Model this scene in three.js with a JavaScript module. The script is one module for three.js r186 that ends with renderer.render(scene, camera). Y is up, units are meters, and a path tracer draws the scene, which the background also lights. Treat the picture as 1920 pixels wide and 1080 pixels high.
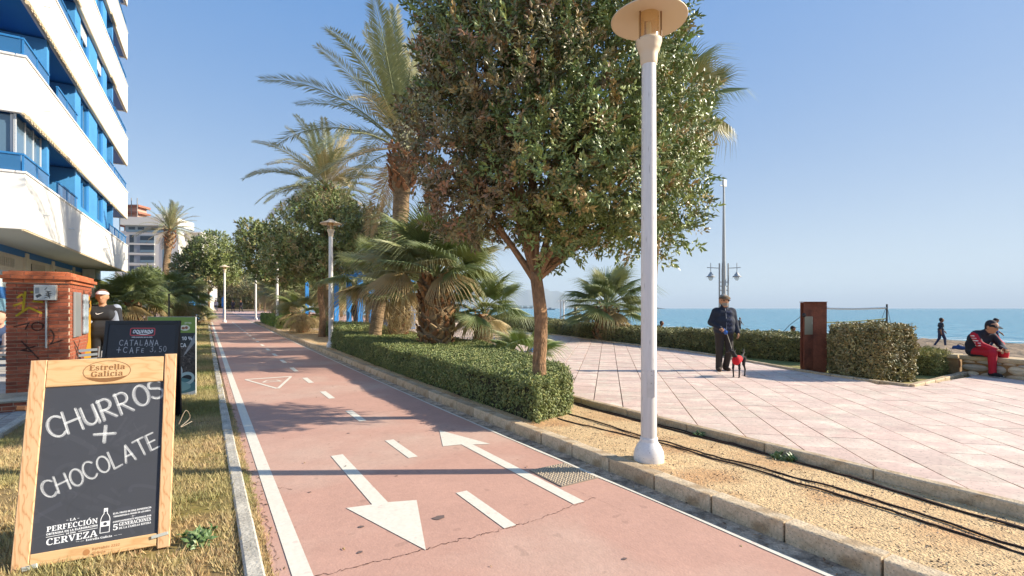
import * as THREE from 'three';
import { mergeGeometries } from 'three/addons/utils/BufferGeometryUtils.js';

// ---------- camera, sky, sun, exposure ----------
const scene = new THREE.Scene();
const camera = new THREE.PerspectiveCamera(60.82, 16 / 9, 0.05, 60000);
camera.position.set(0, 1.55, 0); camera.lookAt(0, 1.55, -1);
camera.setViewOffset(1920, 1080, 0, -38, 1920, 1080);
const renderer = new THREE.WebGLRenderer({ antialias: true });
renderer.toneMapping = THREE.LinearToneMapping;
renderer.toneMappingExposure = 1.98;
renderer.shadowMap.enabled = true;
const SUN = new THREE.Vector3(0.891, 0.462, -0.02).normalize();
{ // clear winter sky: deep blue overhead, pale at the horizon, a little brighter round the sun
  const w = 1024, h = 512, a = new Float32Array(w * h * 4), d = new THREE.Vector3();
  const mix = (p, q, k) => p + (q - p) * k;
  for (let j = 0; j < h; j++) for (let i = 0; i < w; i++) {
    const el = ((j + 0.5) / h - 0.5) * Math.PI, ph = ((i + 0.5) / w - 0.5) * 2 * Math.PI;
    d.set(Math.cos(el) * Math.cos(ph), Math.sin(el), Math.cos(el) * Math.sin(ph));
    const e = Math.max(0, el) * 57.3, k = 1 - Math.exp(-e / 14), g = Math.max(0, d.dot(SUN));
    const glow = 0.085 * Math.pow(g, 1.7) + 0.5 * Math.pow(g, 24), hz = Math.exp(-e / 5);
    const c = [mix(0.41, 0.034, k) + 0.08 * hz, mix(0.485, 0.142, k) + 0.08 * hz, mix(0.525, 0.365, k) + 0.03 * hz];
    for (let n = 0; n < 3; n++) a[(j * w + i) * 4 + n] = 0.92 * c[n] * (el < 0 ? 0.9 : 1) + glow * [1, 0.93, 0.82][n];
    a[(j * w + i) * 4 + 3] = 1;
  }
  const t = new THREE.DataTexture(a, w, h, THREE.RGBAFormat, THREE.FloatType);
  t.mapping = THREE.EquirectangularReflectionMapping; t.magFilter = THREE.LinearFilter; t.needsUpdate = true;
  scene.background = t; scene.environment = t;
}
const sun = new THREE.DirectionalLight(new THREE.Color(1, 0.905, 0.745), 5.0);
sun.position.copy(SUN).multiplyScalar(120); sun.castShadow = true; sun.name = 'sun';
Object.assign(sun.shadow.camera, { left: -70, right: 70, top: 60, bottom: -60, near: 1, far: 300 });
sun.shadow.mapSize.set(2048, 2048); scene.add(sun); scene.add(sun.target);

// ---------- helpers ----------
const V = (x, y, z) => new THREE.Vector3(x, y, z);
const rng = (a) => () => { a = (a + 0x6d2b79f5) | 0; let t = Math.imul(a ^ (a >>> 15), 1 | a); t = (t + Math.imul(t ^ (t >>> 7), 61 | t)) ^ t; return ((t ^ (t >>> 14)) >>> 0) / 4294967296; };
let R = rng(11);
const rr = (a, b) => a + (b - a) * R(), pick = (l) => l[Math.floor(R() * l.length)];
const clamp = (x, a = 0, b = 1) => Math.min(b, Math.max(a, x)), lerp = (a, b, k) => a + (b - a) * k;
const sstep = (a, b, x) => { const k = clamp((x - a) / (b - a)); return k * k * (3 - 2 * k); };
// value noise that repeats after `per` cells
const hash = (x, y) => { let n = (Math.imul(x, 374761393) + Math.imul(y, 668265263)) | 0; n = Math.imul(n ^ (n >>> 13), 1274126177); return ((n ^ (n >>> 16)) >>> 0) / 4294967296; };
function vn(x, y, per = 4096) {
  const i = Math.floor(x), j = Math.floor(y), f = x - i, g = y - j, m = (k) => ((k % per) + per) % per;
  const u = f * f * (3 - 2 * f), v = g * g * (3 - 2 * g);
  return lerp(lerp(hash(m(i), m(j)), hash(m(i + 1), m(j)), u), lerp(hash(m(i), m(j + 1)), hash(m(i + 1), m(j + 1)), u), v);
}
const fbm = (x, y, per, oct = 4) => { let s = 0, a = 0.5, t = 0; for (let o = 0; o < oct; o++) { s += a * vn(x, y, per); t += a; a *= 0.5; x *= 2; y *= 2; per *= 2; } return s / t; };
// the path runs away to the left; s is metres along it, t metres to its right, and the ground climbs gently
const UX = -0.531, UZ = -0.847;
const E = (s) => 0.0135 * (s > 30 ? s - 8 : Math.log(1 + Math.exp((s - 8) / 1.5)) * 1.5);
const xz = (s, t) => [UX * s - UZ * t, UZ * s + UX * t];
const P = (s, t, h = 0) => { const [x, z] = xz(s, t); return V(x, E(s) + h, z); };
const st = (x, z) => [UX * x + UZ * z, -UZ * x + UX * z];
const gy = (x, z) => { const [s, t] = st(x, z); return E(s) * (1 - sstep(14, 22, t)); };

// ---------- textures ----------
const texCache = {};
function tex(n, f, { srgb = true, rep = 1, repY } = {}) {   // f(u, v) -> [r, g, b] in 0..1
  const a = new Uint8Array(n * n * 4);
  for (let j = 0; j < n; j++) for (let i = 0; i < n; i++) {
    const c = f((i + 0.5) / n, (j + 0.5) / n), o = (j * n + i) * 4;
    if (c.length) { a[o] = clamp(c[0]) * 255; a[o + 1] = clamp(c[1]) * 255; a[o + 2] = clamp(c[2]) * 255; } else a[o] = a[o + 1] = a[o + 2] = clamp(c) * 255;
    a[o + 3] = 255;
  }
  const t = new THREE.DataTexture(a, n, n); t.wrapS = t.wrapT = THREE.RepeatWrapping; t.magFilter = THREE.LinearFilter; t.needsUpdate = true;
  if (srgb) t.colorSpace = THREE.SRGBColorSpace;
  t.repeat.set(1 / rep, 1 / (repY || rep));
  return t;
}
const gray = (n, f, o = {}) => tex(n, (u, v) => { const g = f(u, v); return [g, g, g]; }, { srgb: false, ...o });
// colour c varied by fine and coarse noise (and dark or light specks)
function mottle(n, c, { rep = 2, fine = 0.1, coarse = 0.12, speck = 0, speckC = [0.2, 0.17, 0.15], fn = 64, cn = 4, tint = null }) {
  return tex(n, (u, v) => {
    const g = (fbm(u * fn, v * fn, fn, 3) - 0.5) * 2 * fine + (fbm(u * cn, v * cn, cn, 4) - 0.5) * 2 * coarse;
    const q = tint ? clamp((fbm(u * cn * 2 + 7, v * cn * 2 + 3, cn * 2, 3) - 0.45) * 3) : 0;
    let o = [0, 1, 2].map((k) => lerp(c[k], tint ? tint[k] : c[k], q) * (1 + g));
    if (speck && hash(Math.floor(u * n), Math.floor(v * n)) < speck) o = o.map((x, k) => lerp(x, speckC[k], 0.6));
    return o;
  }, { rep });
}
const hex = (h) => [(h >> 16) / 255, ((h >> 8) & 255) / 255, (h & 255) / 255];
function M(color, o = {}) {
  const { phys, ...rest } = o, K = phys || 'transmission' in o || 'clearcoat' in o || 'sheen' in o ? THREE.MeshPhysicalMaterial : THREE.MeshStandardMaterial;
  return new K({ color: o.map ? 0xffffff : color, roughness: 0.8, side: THREE.DoubleSide, ...rest });
}
function canvas(w, h, draw, o = {}) {
  const c = document.createElement('canvas'); c.width = w; c.height = h; const g = c.getContext('2d'); draw(g, w, h);
  const t = new THREE.CanvasTexture(c); t.colorSpace = THREE.SRGBColorSpace; t.magFilter = THREE.LinearFilter; return t;
}

// ---------- geometry ----------
function uvm(g) {   // uv in metres from the way each face points
  const p = g.attributes.position, n = g.attributes.normal, uv = new Float32Array(p.count * 2);
  for (let i = 0; i < p.count; i++) {
    const ax = Math.abs(n.getX(i)), ay = Math.abs(n.getY(i)), az = Math.abs(n.getZ(i));
    uv[2 * i] = ax > ay && ax > az ? p.getZ(i) : p.getX(i); uv[2 * i + 1] = ay > ax && ay > az ? p.getZ(i) : p.getY(i);
  }
  g.setAttribute('uv', new THREE.BufferAttribute(uv, 2)); return g;
}
const B = (w, h, d, x = 0, y = 0, z = 0, ry = 0) => { const g = uvm(new THREE.BoxGeometry(w, h, d)); if (ry) g.rotateY(ry); return g.translate(x, y, z); };
const CY = (r0, r1, h, x = 0, y = 0, z = 0, n = 16) => new THREE.CylinderGeometry(r1, r0, h, n).translate(x, y, z);
const LA = (pts, n = 24) => new THREE.LatheGeometry(pts.map(([r, y]) => new THREE.Vector2(r, y)), n);
function BB(w, h, d, b = 0.01) {   // a box with chamfered edges, standing on y = 0
  const s = new THREE.Shape(); s.moveTo(-w / 2 + b, b); s.lineTo(w / 2 - b, b); s.lineTo(w / 2 - b, h - b); s.lineTo(-w / 2 + b, h - b); s.closePath();
  return uvm(new THREE.ExtrudeGeometry(s, { depth: d - 2 * b, bevelEnabled: true, bevelThickness: b, bevelSize: b, bevelSegments: 1 }).translate(0, 0, -d / 2 + b));
}
function bar(a, b, w, h = w) {   // a square bar between two points
  const l = a.distanceTo(b), g = uvm(new THREE.BoxGeometry(w, h, l)); const m = new THREE.Matrix4().lookAt(b, a, Math.abs(b.y - a.y) > 0.98 * l ? V(1, 0, 0) : V(0, 1, 0));
  return g.applyMatrix4(m).translate((a.x + b.x) / 2, (a.y + b.y) / 2, (a.z + b.z) / 2);
}
function tube(pts, rad, n = 8, wob = 0, vlen = 1) {   // a tapered tube through pts
  const N = pts.length, pos = [], uv = [], idx = []; let up = V(0, 0, 1), L = 0;
  for (let i = 0; i < N; i++) {
    const t = pts[Math.min(N - 1, i + 1)].clone().sub(pts[Math.max(0, i - 1)]).normalize();
    if (i) L += pts[i].distanceTo(pts[i - 1]);
    const a = up.clone().sub(t.clone().multiplyScalar(up.dot(t))); if (a.lengthSq() < 1e-4) a.set(1, 0, 0).sub(t.clone().multiplyScalar(t.x)); a.normalize(); up = a;
    const b = t.clone().cross(a), r = typeof rad === 'number' ? rad : rad[i];
    for (let k = 0; k <= n; k++) {
      const q = (k % n) / n * 2 * Math.PI, f = r * (1 + wob * (vn(k % n * 1.7 + 3, i * 0.9, 64) - 0.5));
      pos.push(pts[i].x + f * (Math.cos(q) * a.x + Math.sin(q) * b.x), pts[i].y + f * (Math.cos(q) * a.y + Math.sin(q) * b.y), pts[i].z + f * (Math.cos(q) * a.z + Math.sin(q) * b.z));
      uv.push(k / n * Math.max(0.3, 6.28 * r), L * vlen);
    }
  }
  for (let i = 0; i < N - 1; i++) for (let k = 0; k < n; k++) { const o = i * (n + 1) + k; idx.push(o, o + 1, o + n + 1, o + 1, o + n + 2, o + n + 1); }
  const c0 = pos.length / 3; pos.push(...pts[N - 1].toArray()); uv.push(0, 0);
  for (let k = 0; k < n; k++) idx.push((N - 1) * (n + 1) + k, (N - 1) * (n + 1) + k + 1, c0);
  const g = new THREE.BufferGeometry(); g.setAttribute('position', new THREE.Float32BufferAttribute(pos, 3)); g.setAttribute('uv', new THREE.Float32BufferAttribute(uv, 2)); g.setIndex(idx); g.computeVertexNormals(); return g;
}
function tri(pos, uv, idx) { const g = new THREE.BufferGeometry(); g.setAttribute('position', new THREE.Float32BufferAttribute(pos, 3)); if (uv) g.setAttribute('uv', new THREE.Float32BufferAttribute(uv, 2)); if (idx) g.setIndex(idx); g.computeVertexNormals(); return g; }
const spline = (pts, n) => new THREE.CatmullRomCurve3(pts).getPoints(n);
const merge = (l) => { if (l.length === 1) return l[0]; const any = l.some((g) => g.index) && l.some((g) => !g.index); const noUV = l.some((g) => !g.attributes.uv);
  return mergeGeometries(l.map((g) => { let q = any && g.index ? g.toNonIndexed() : g; for (const k of Object.keys(q.attributes)) if (!['position', 'normal', 'uv'].includes(k) || (k === 'uv' && noUV)) { q = q.clone(); q.deleteAttribute(k); } return q; })); };

// ---------- things and parts ----------
const used = {};
const numbered = (n) => { const k = used[n] = (used[n] ?? -1) + 1; return k ? n + '_' + String(k).padStart(3, '0') : n; };
const shade = (o) => { o.castShadow = o.receiveShadow = true; return o; };
function tag(o, label, category, group) { o.userData = { ...o.userData, label, category }; if (group) o.userData.group = group; return o; }
function thing(name, label, category, pos = [0, 0, 0], turn = 0, group) {
  const o = new THREE.Group(); o.name = numbered(name); o.position.set(...pos); o.rotation.y = turn; scene.add(o); return tag(o, label, category, group);
}
function part(parent, name, geo, mat, pos, rot) {
  const o = shade(new THREE.Mesh(Array.isArray(geo) ? merge(geo) : geo, mat)); o.name = name; if (pos) o.position.set(...pos); if (rot) o.rotation.set(...rot); parent.add(o); return o;
}
function solo(name, geo, mat, label, category, pos = [0, 0, 0], turn = 0, group) { const o = part(scene, numbered(name), geo, mat, pos); o.rotation.y = turn; return tag(o, label, category, group); }
function struct(name, geo, mat) { const o = geo ? part(scene, numbered(name), geo, mat) : new THREE.Group(); if (!geo) { o.name = numbered(name); scene.add(o); } o.userData.kind = 'structure'; return o; }
function inst(parent, name, geo, mat, mats, cols) {   // uncountable little pieces: one object of kind stuff
  const o = shade(new THREE.InstancedMesh(geo, mat, mats.length)); o.name = name; mats.forEach((m, i) => o.setMatrixAt(i, m));
  if (cols) { const c = new THREE.Color(); cols.forEach((k, i) => o.setColorAt(i, c.setRGB(k[0], k[1], k[2]))); }
  o.userData.kind = 'stuff'; parent.add(o); return o;
}
const copyOf = (o, label, pos, turn = 0, s = 1) => { const c = o.clone(); c.name = numbered(o.name.replace(/_\d{3}$/, '')); c.position.set(...pos); c.rotation.y = turn; c.scale.multiplyScalar(s); c.userData = { ...o.userData, label }; scene.add(c); return c; };
const place = (p, q, s) => new THREE.Matrix4().compose(p, q, typeof s === 'number' ? V(s, s, s) : s);
const facing = (d, roll = 0) => new THREE.Quaternion().setFromUnitVectors(V(0, 1, 0), d).multiply(new THREE.Quaternion().setFromAxisAngle(V(0, 1, 0), roll));

// ---------- ground, path, sea ----------
const MAT = {};
MAT.concrete = M(0, { map: mottle(512, hex(0xb3a68f), { rep: 1.5, fine: 0.14, coarse: 0.16, speck: 0.04, tint: hex(0xa29480) }), roughness: 0.95, bumpMap: gray(256, (u, v) => fbm(u * 64, v * 64, 64, 3), { rep: 0.8 }), bumpScale: 0.004 });
MAT.kerbs = [0xc4ad8d, 0xb9a284, 0xcab597].map((c) => M(0, { map: mottle(256, hex(c), { rep: 0.9, fine: 0.12, coarse: 0.14, speck: 0.02, tint: hex(0xa88d6c) }), roughness: 0.95, bumpMap: MAT.concrete.bumpMap, bumpScale: 0.005 }));
MAT.paleKerb = M(0, { map: mottle(256, hex(0xbdb6a8), { rep: 1.1, fine: 0.13, coarse: 0.15, speck: 0.05 }), roughness: 0.95, bumpMap: MAT.concrete.bumpMap, bumpScale: 0.004 });
const asphaltTex = tex(1024, (u, v) => {
  const a = fbm(u * 5, v * 5, 5, 5), b = fbm(u * 160, v * 160, 160, 2), c = fbm(u * 18 + 3, v * 18, 18, 3), k = clamp((a - 0.42) * 2.6), g = 1 + (b - 0.5) * 0.06 + (c - 0.5) * 0.06;
  const spot = fbm(u * 40 + 9, v * 40 + 5, 40, 2) > 0.88 ? 0.93 : 1;
  return [0, 1, 2].map((i) => lerp([0.735, 0.572, 0.505][i], [0.755, 0.632, 0.565][i], k) * g * spot);
}, { rep: 4.3 });
MAT.asphalt = M(0, { map: asphaltTex, roughness: 0.9, bumpMap: gray(512, (u, v) => fbm(u * 128, v * 128, 128, 3), { rep: 1.4 }), bumpScale: 0.0012 });
MAT.paint = M(0, { map: tex(512, (u, v) => { const w = fbm(u * 26, v * 26, 26, 4), q = w < 0.2 ? 0.93 : 1, g = 1 + (fbm(u * 90, v * 90, 90, 2) - 0.5) * 0.08; return [0.85 * g, 0.825 * g * q, 0.765 * g * q]; }, { rep: 1.9 }), roughness: 0.8 });
MAT.soil = M(0, { map: tex(1024, (u, v) => {
  const a = fbm(u * 6, v * 6, 6, 4), b = fbm(u * 120, v * 120, 120, 2), g = 1 + (b - 0.5) * 0.34, s = hash(Math.floor(u * 1024), Math.floor(v * 1024)), d = s < 0.03 ? 0.55 : s > 0.97 ? 1.16 : 1, k = clamp((a - 0.4) * 3);
  return [0, 1, 2].map((i) => lerp([0.79, 0.67, 0.50][i], [0.73, 0.57, 0.40][i], k) * g * d);
}, { rep: 2.3 }), roughness: 1, bumpMap: gray(512, (u, v) => fbm(u * 90, v * 90, 90, 4), { rep: 1 }), bumpScale: 0.012 });
MAT.dirt = M(0, { map: mottle(512, hex(0x7a644a), { rep: 3, fine: 0.25, coarse: 0.2, speck: 0.05 }), roughness: 1 });
MAT.turf = M(0, { map: tex(512, (u, v) => { const k = clamp((fbm(u * 9, v * 9, 9, 4) - 0.4) * 3), g = 1 + (fbm(u * 100, v * 100, 100, 2) - 0.5) * 0.5; return [lerp(0.52, 0.47, k) * g, lerp(0.43, 0.43, k) * g, lerp(0.27, 0.2, k) * g]; }, { rep: 2.1 }), roughness: 1 });
MAT.lawn = M(0, { map: mottle(512, hex(0x757842), { rep: 3, fine: 0.3, coarse: 0.2, tint: hex(0x9c8a52) }), roughness: 1 });
MAT.plaza = M(0, { map: mottle(512, hex(0xa9a19a), { rep: 2.5, fine: 0.1, coarse: 0.14, speck: 0.02 }), roughness: 0.95 });
MAT.promBase = M(0, { map: mottle(256, hex(0x8a6f66), { rep: 2.5, fine: 0.12, coarse: 0.1 }), roughness: 0.95 });
MAT.tiles = [0xd3b8a9, 0xd5bcad, 0xd0b4a6, 0xd4bbab, 0xd0b7a9].map((c, i) => M(0, { map: mottle(256, hex(c), { rep: 1.7 + i * 0.13, fine: 0.07, coarse: 0.09, cn: 5, speck: 0.008, tint: hex(0xd9c8b6) }), roughness: 0.75 }));
MAT.sand = M(0, { map: tex(512, (u, v) => { const a = fbm(u * 14, v * 14, 14, 4), b = fbm(u * 120, v * 120, 120, 2), g = 1 + (a - 0.5) * 0.5 + (b - 0.5) * 0.25; return [0.50 * g, 0.425 * g, 0.345 * g]; }, { rep: 5 }), roughness: 1, bumpMap: gray(512, (u, v) => fbm(u * 24, v * 24, 24, 4), { rep: 5 }), bumpScale: 0.09 });

function sheet(tA, tB, s0, s1, ds, h, nT = 1) {
  const fa = typeof tA === 'number' ? () => tA : tA, fb = typeof tB === 'number' ? () => tB : tB, ns = Math.ceil((s1 - s0) / ds), pos = [], uv = [], idx = [];
  for (let i = 0; i <= ns; i++) for (let j = 0; j <= nT; j++) {
    const s = lerp(s0, s1, i / ns), t = lerp(fa(s), fb(s), j / nT), p = P(s, t, typeof h === 'function' ? h(s, t) : h); pos.push(p.x, p.y, p.z); uv.push(t, s);
    if (i && j) { const a = (i - 1) * (nT + 1) + j - 1, b = a + nT + 1; idx.push(a, a + 1, b, a + 1, b + 1, b); }
  }
  return tri(pos, uv, idx);
}
function flat(poly, y, c = 0.25, grow = 0.14) {   // a sheet over a polygon that follows the rise of the ground
  const xs = poly.map((p) => p[0]), zs = poly.map((p) => p[1]), pos = [], uv = [], x0 = Math.min(...xs) - c, z0 = Math.min(...zs) - c, nx = Math.ceil((Math.max(...xs) + c - x0) / c), nz = Math.ceil((Math.max(...zs) + c - z0) / c), id = new Map(), idx = [];
  const vert = (i, j) => { const k = i * 99991 + j; if (!id.has(k)) { const x = x0 + i * c, z = z0 + j * c; id.set(k, pos.length / 3); pos.push(x, gy(x, z) + y, z); uv.push(x, z); } return id.get(k); };
  for (let i = 0; i < nx; i++) for (let j = 0; j < nz; j++) { const x = x0 + (i + 0.5) * c, z = z0 + (j + 0.5) * c; if (![[0, 0], [grow, 0], [-grow, 0], [0, grow], [0, -grow]].some(([p, q]) => inPoly(x + p, z + q, poly))) continue; const a = vert(i, j), b = vert(i + 1, j), d = vert(i + 1, j + 1), e = vert(i, j + 1); idx.push(a, e, b, b, e, d); }
  return tri(pos, uv, idx);
}
function inPoly(x, z, poly) { let c = false; for (let i = 0, j = poly.length - 1; i < poly.length; j = i++) { const [a, b] = poly[i], [d, e] = poly[j]; if ((b > z) !== (e > z) && x < (d - a) * (z - b) / (e - b) + a) c = !c; } return c; }

const soilH = (s, t) => 0.1 - (s < 9.4 ? 0.055 * clamp(t - 3.5, 0, 1.7) : 0.01) + 0.02 * (vn(s * 3, t * 3) - 0.5) + 0.012 * vn(s * 9, t * 9);
struct('ground', sheet(-400, 14, -60, 420, 6, -0.09, 12), MAT.dirt);
const path = struct('bike_path'); part(path, 'asphalt', sheet(0.34, 3.08, -9, 130, 1, 0, 3), MAT.asphalt);
part(path, 'gutter', sheet(3.08, 3.27, -9, 130, 1, -0.008), M(0, { map: mottle(512, hex(0xbba892), { rep: 0.8, fine: 0.2, coarse: 0.3, cn: 6, speck: 0.05, tint: hex(0x938270) }), roughness: 1, bumpMap: MAT.concrete.bumpMap, bumpScale: 0.006 }));
part(path, 'edge_line', sheet(0.43, 0.535, -9, 44, 1, 0.004), MAT.paint);
part(path, 'edge_line', sheet((s) => 3.062 - 0.02 * vn(s * 2.3, 1), (s) => 3.078 + 0.012 * vn(s * 3.1, 5), -9, 44, 0.2, 0.004), MAT.paint);
part(path, 'verge_gap', sheet(0.29, 0.35, -9, 130, 1, -0.004), MAT.dirt);
for (let k = -1; k < 22; k++) { const s0 = 2.95 + 1.905 * k; part(path, 'lane_dash', sheet(1.785, 1.885, s0, s0 + 0.78, 0.2, 0.004), MAT.paint); }
{ // arrows: one toward the camera in the near lane, one away in the far lane
  const arrow = (pts) => { const sh = new THREE.Shape(pts.map(([s, t]) => new THREE.Vector2(s, t))), g = new THREE.ShapeGeometry(sh), p = g.attributes.position, uv = []; for (let i = 0; i < p.count; i++) { const s = p.getX(i), t = p.getY(i), q = P(s, t, 0.004); uv.push(t, s); p.setXYZ(i, q.x, q.y, q.z); } g.setAttribute('uv', new THREE.Float32BufferAttribute(uv, 2)); g.computeVertexNormals(); return g; };
  part(path, 'lane_arrow', arrow([[2.95, 1.20], [3.9, 0.93], [3.86, 1.12], [5.35, 1.12], [5.35, 1.24], [3.84, 1.24], [3.76, 1.45]]), MAT.paint);
  part(path, 'lane_arrow', arrow([[3.02, 2.47], [5.02, 2.47], [5.06, 2.26], [5.75, 2.52], [4.86, 2.76], [4.95, 2.58], [3.02, 2.58]]), MAT.paint);
  // give-way triangle with a small bicycle sign
  const rib = (s0, t0, s1, t1, w) => { const dx = s1 - s0, dy = t1 - t0, l = Math.hypot(dx, dy), a = -dy / l * w / 2, b = dx / l * w / 2; return arrow([[s0 + a, t0 + b], [s1 + a, t1 + b], [s1 - a, t1 - b], [s0 - a, t0 - b]]); };
  part(path, 'give_way_triangle', [rib(11.7, 0.72, 11.7, 1.62, 0.1), rib(11.65, 0.74, 10.2, 1.16, 0.055), rib(11.65, 1.6, 10.2, 1.18, 0.055)], MAT.paint);
  part(path, 'bicycle_symbol', [rib(11.1, 1.0, 11.1, 1.34, 0.05), rib(11.1, 1.0, 11.35, 1.1, 0.04), rib(11.35, 1.1, 11.3, 1.28, 0.04), rib(11.1, 1.34, 11.32, 1.28, 0.04)], MAT.paint);
  const crackMat = M(0x4a2f28, { roughness: 1 });
  const crack = (a, b, n, wob, w, seed) => { const pos = [], idx = []; for (let i = 0; i <= n; i++) { const k = i / n, s = lerp(a[0], b[0], k) + (fbm(k * n * 0.5, seed, 999, 3) - 0.5) * wob, t = lerp(a[1], b[1], k) + (fbm(k * n * 0.5, seed + 40, 999, 3) - 0.5) * wob, ww = w * (0.25 + 1.2 * vn(i * 1.3, seed * 7)), p = P(s - ww / 2, t, 0.003), q = P(s + ww / 2, t + ww * 0.2, 0.003); pos.push(p.x, p.y, p.z, q.x, q.y, q.z); if (i) { const o = 2 * i - 2; idx.push(o, o + 1, o + 2, o + 1, o + 3, o + 2); } } return tri(pos, null, idx); };
  part(path, 'crack', crack([3.0, 0.5], [2.94, 2.0], 130, 0.05, 0.006, 1), crackMat);
  part(path, 'crack', crack([2.94, 2.0], [3.04, 2.7], 60, 0.04, 0.004, 2), crackMat);
  part(path, 'crack', crack([2.7, 2.72], [4.0, 2.62], 40, 0.02, 0.005, 3), crackMat);
  part(path, 'crack', crack([4.9, 0.36], [4.55, 0.62], 20, 0.08, 0.009, 4), crackMat);
  part(path, 'crack', crack([3.2, 0.37], [4.6, 0.39], 40, 0.05, 0.009, 6), crackMat);
  part(path, 'crack', crack([1.6, 0.37], [2.9, 0.38], 40, 0.05, 0.01, 7), crackMat);
  part(path, 'crack', crack([6.9, 0.6], [7.3, 3.0], 60, 0.1, 0.004, 5), crackMat);
  for (const [s, t, r] of [[3.51, 0.94, 0.022], [3.36, 1.47, 0.05], [3.15, 0.835, 0.022], [4.4, 0.75, 0.015], [2.2, 2.2, 0.018], [4.4, 1.5, 0.014], [6.2, 1.5, 0.02], [5.5, 1.9, 0.016]]) {
    const n = 11, pts = []; for (let i = 0; i < n; i++) { const q = i / n * 6.283, f = r * (0.6 + 0.7 * vn(i * 2.1, s * 9)); pts.push([s + Math.cos(q) * f * 0.8, t + Math.sin(q) * f]); } part(path, 'tar_spot', arrow(pts), M(0x6b5a55, { roughness: 0.9 }));
  }
}
{ // drain cover with raised studs, set in the path beside the kerb
  const g = thing('drain_cover', 'square studded drain cover set in the pink path beside the kerb', 'drain cover', P(3.62, 2.83, 0).toArray(), Math.atan2(-UX, -UZ));
  part(g, 'plate', B(0.42, 0.012, 0.5, 0, 0.002, 0), M(0x8c7d6d, { roughness: 0.85 }));
  const stud = M(0xb9a88f, { roughness: 0.85 });
  R = rng(5);
  for (let i = 0; i < 13; i++) for (let j = 0; j < 15; j++) part(g, 'stud', studGeo(), stud, [-0.192 + i * 0.032, 0.008, -0.226 + j * 0.0323], [0, (i + j) % 2 ? 0.6 : -0.6, 0]);
  for (const a of g.children) if (a.name === 'stud' && R() < 0.06) a.scale.y = 0.3;
}
function studGeo() { return texCache.stud ??= CY(0.012, 0.006, 0.009, 0, 0.0045, 0, 6).scale(1.15, 1, 0.8); }

{ // the kerb on the right: blocks, every fourth with a drain hole
  const k = struct('kerb'); R = rng(3);
  const L = 0.5575, H = 0.205, mk = (hole) => { const b = 0.012, s = new THREE.Shape(); s.moveTo(-L / 2 + 0.007 + b, b); s.lineTo(L / 2 - 0.007 - b, b); s.lineTo(L / 2 - 0.007 - b, H - b); s.lineTo(-L / 2 + 0.007 + b, H - b); s.closePath(); if (hole) { const c = new THREE.Path(); c.absarc(0, 0.125, 0.038, 0, 6.283, true); s.holes.push(c); } return uvm(new THREE.ExtrudeGeometry(s, { depth: 0.14 - 2 * b, bevelEnabled: true, bevelThickness: b, bevelSize: b, bevelSegments: 2, curveSegments: 12 }).translate(0, 0, b)); };
  const plain = mk(false), holed = mk(true);
  for (let i = -14; i < 73; i++) {
    const s = 1.53 + i * L, p = P(s, 3.27 + rr(-0.004, 0.004), -0.085 + rr(-0.004, 0.004)), o = part(k, 'kerb_stone', i % 4 === 0 ? holed : plain, pick(MAT.kerbs), p.toArray());
    o.rotation.y = Math.atan2(UX, UZ) - Math.PI / 2 + rr(-0.006, 0.006);
  }
  const k2 = struct('kerb');
  for (let i = -6; i < 40; i++) { const p = P(i + 0.5, 0.245, -0.14), o = part(k2, 'kerb_stone', texCache.k2 ??= BB(0.992, 0.185, 0.1, 0.012), MAT.paleKerb, p.toArray()); o.rotation.y = Math.atan2(UX, UZ) - Math.PI / 2 + rr(-0.004, 0.004); o.position.y += rr(-0.006, 0.006); }
  const k3 = struct('planting_edging');
  for (let i = -6; i < 16; i++) { const p = P(i + 0.5, 5.1, -0.1), o = part(k3, 'edging_stone', texCache.k3 ??= BB(0.992, 0.215, 0.1, 0.01), pick(MAT.kerbs), p.toArray()); o.rotation.y = Math.atan2(UX, UZ) - Math.PI / 2; o.position.y += rr(-0.004, 0.004); }
  const k4 = struct('kerb');
  for (let i = -6; i < 22; i++) { const p = P(i + 0.5, -2.05, -0.1), o = part(k4, 'kerb_stone', texCache.k2, MAT.paleKerb, p.toArray()); o.rotation.y = Math.atan2(UX, UZ) - Math.PI / 2; }
}
struct('planting_bed', sheet(3.4, (s) => s < 9.4 ? 5.06 : 6.6, -9, 42, 0.25, soilH, 14), MAT.soil);
struct('grass_verge', sheet(-2.0, 0.21, -9, 24, 0.25, (s, t) => 0.005 + 0.035 * (vn(s * 1.3 + 5, t * 1.3 + 50) - 0.3), 12), MAT.turf);
struct('lawn', sheet(-16, 0.21, 24, 44, 1, 0.0, 8), MAT.lawn);
struct('plaza', sheet(-40, -2.09, -20, 24, 2, -0.035, 4), MAT.plaza);
struct('far_plaza', sheet(-30, 14, 44, 90, 2, -0.012, 4), M(0, { map: mottle(256, hex(0xc4a298), { rep: 3, fine: 0.08, coarse: 0.1 }), roughness: 0.9 }));
{ // grey pavers of the plaza next to the verge
  const g = struct('paving'); R = rng(8); const ms = [0x9d958d, 0x8f8780, 0xa9a29a].map((c) => M(0, { map: mottle(128, hex(c), { rep: 0.7, fine: 0.14, coarse: 0.14 }), roughness: 0.95 }));
  for (let i = 0; i < 22; i++) for (let j = 0; j < 9; j++) { const p = P(4.2 + i * 0.3, -2.26 - j * 0.2, -0.02), o = part(g, 'paver', texCache.paver ??= B(0.19, 0.05, 0.29), pick(ms), p.toArray()); o.rotation.y = Math.atan2(UX, UZ); o.position.y += rr(-0.002, 0.002); }
}

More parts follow.
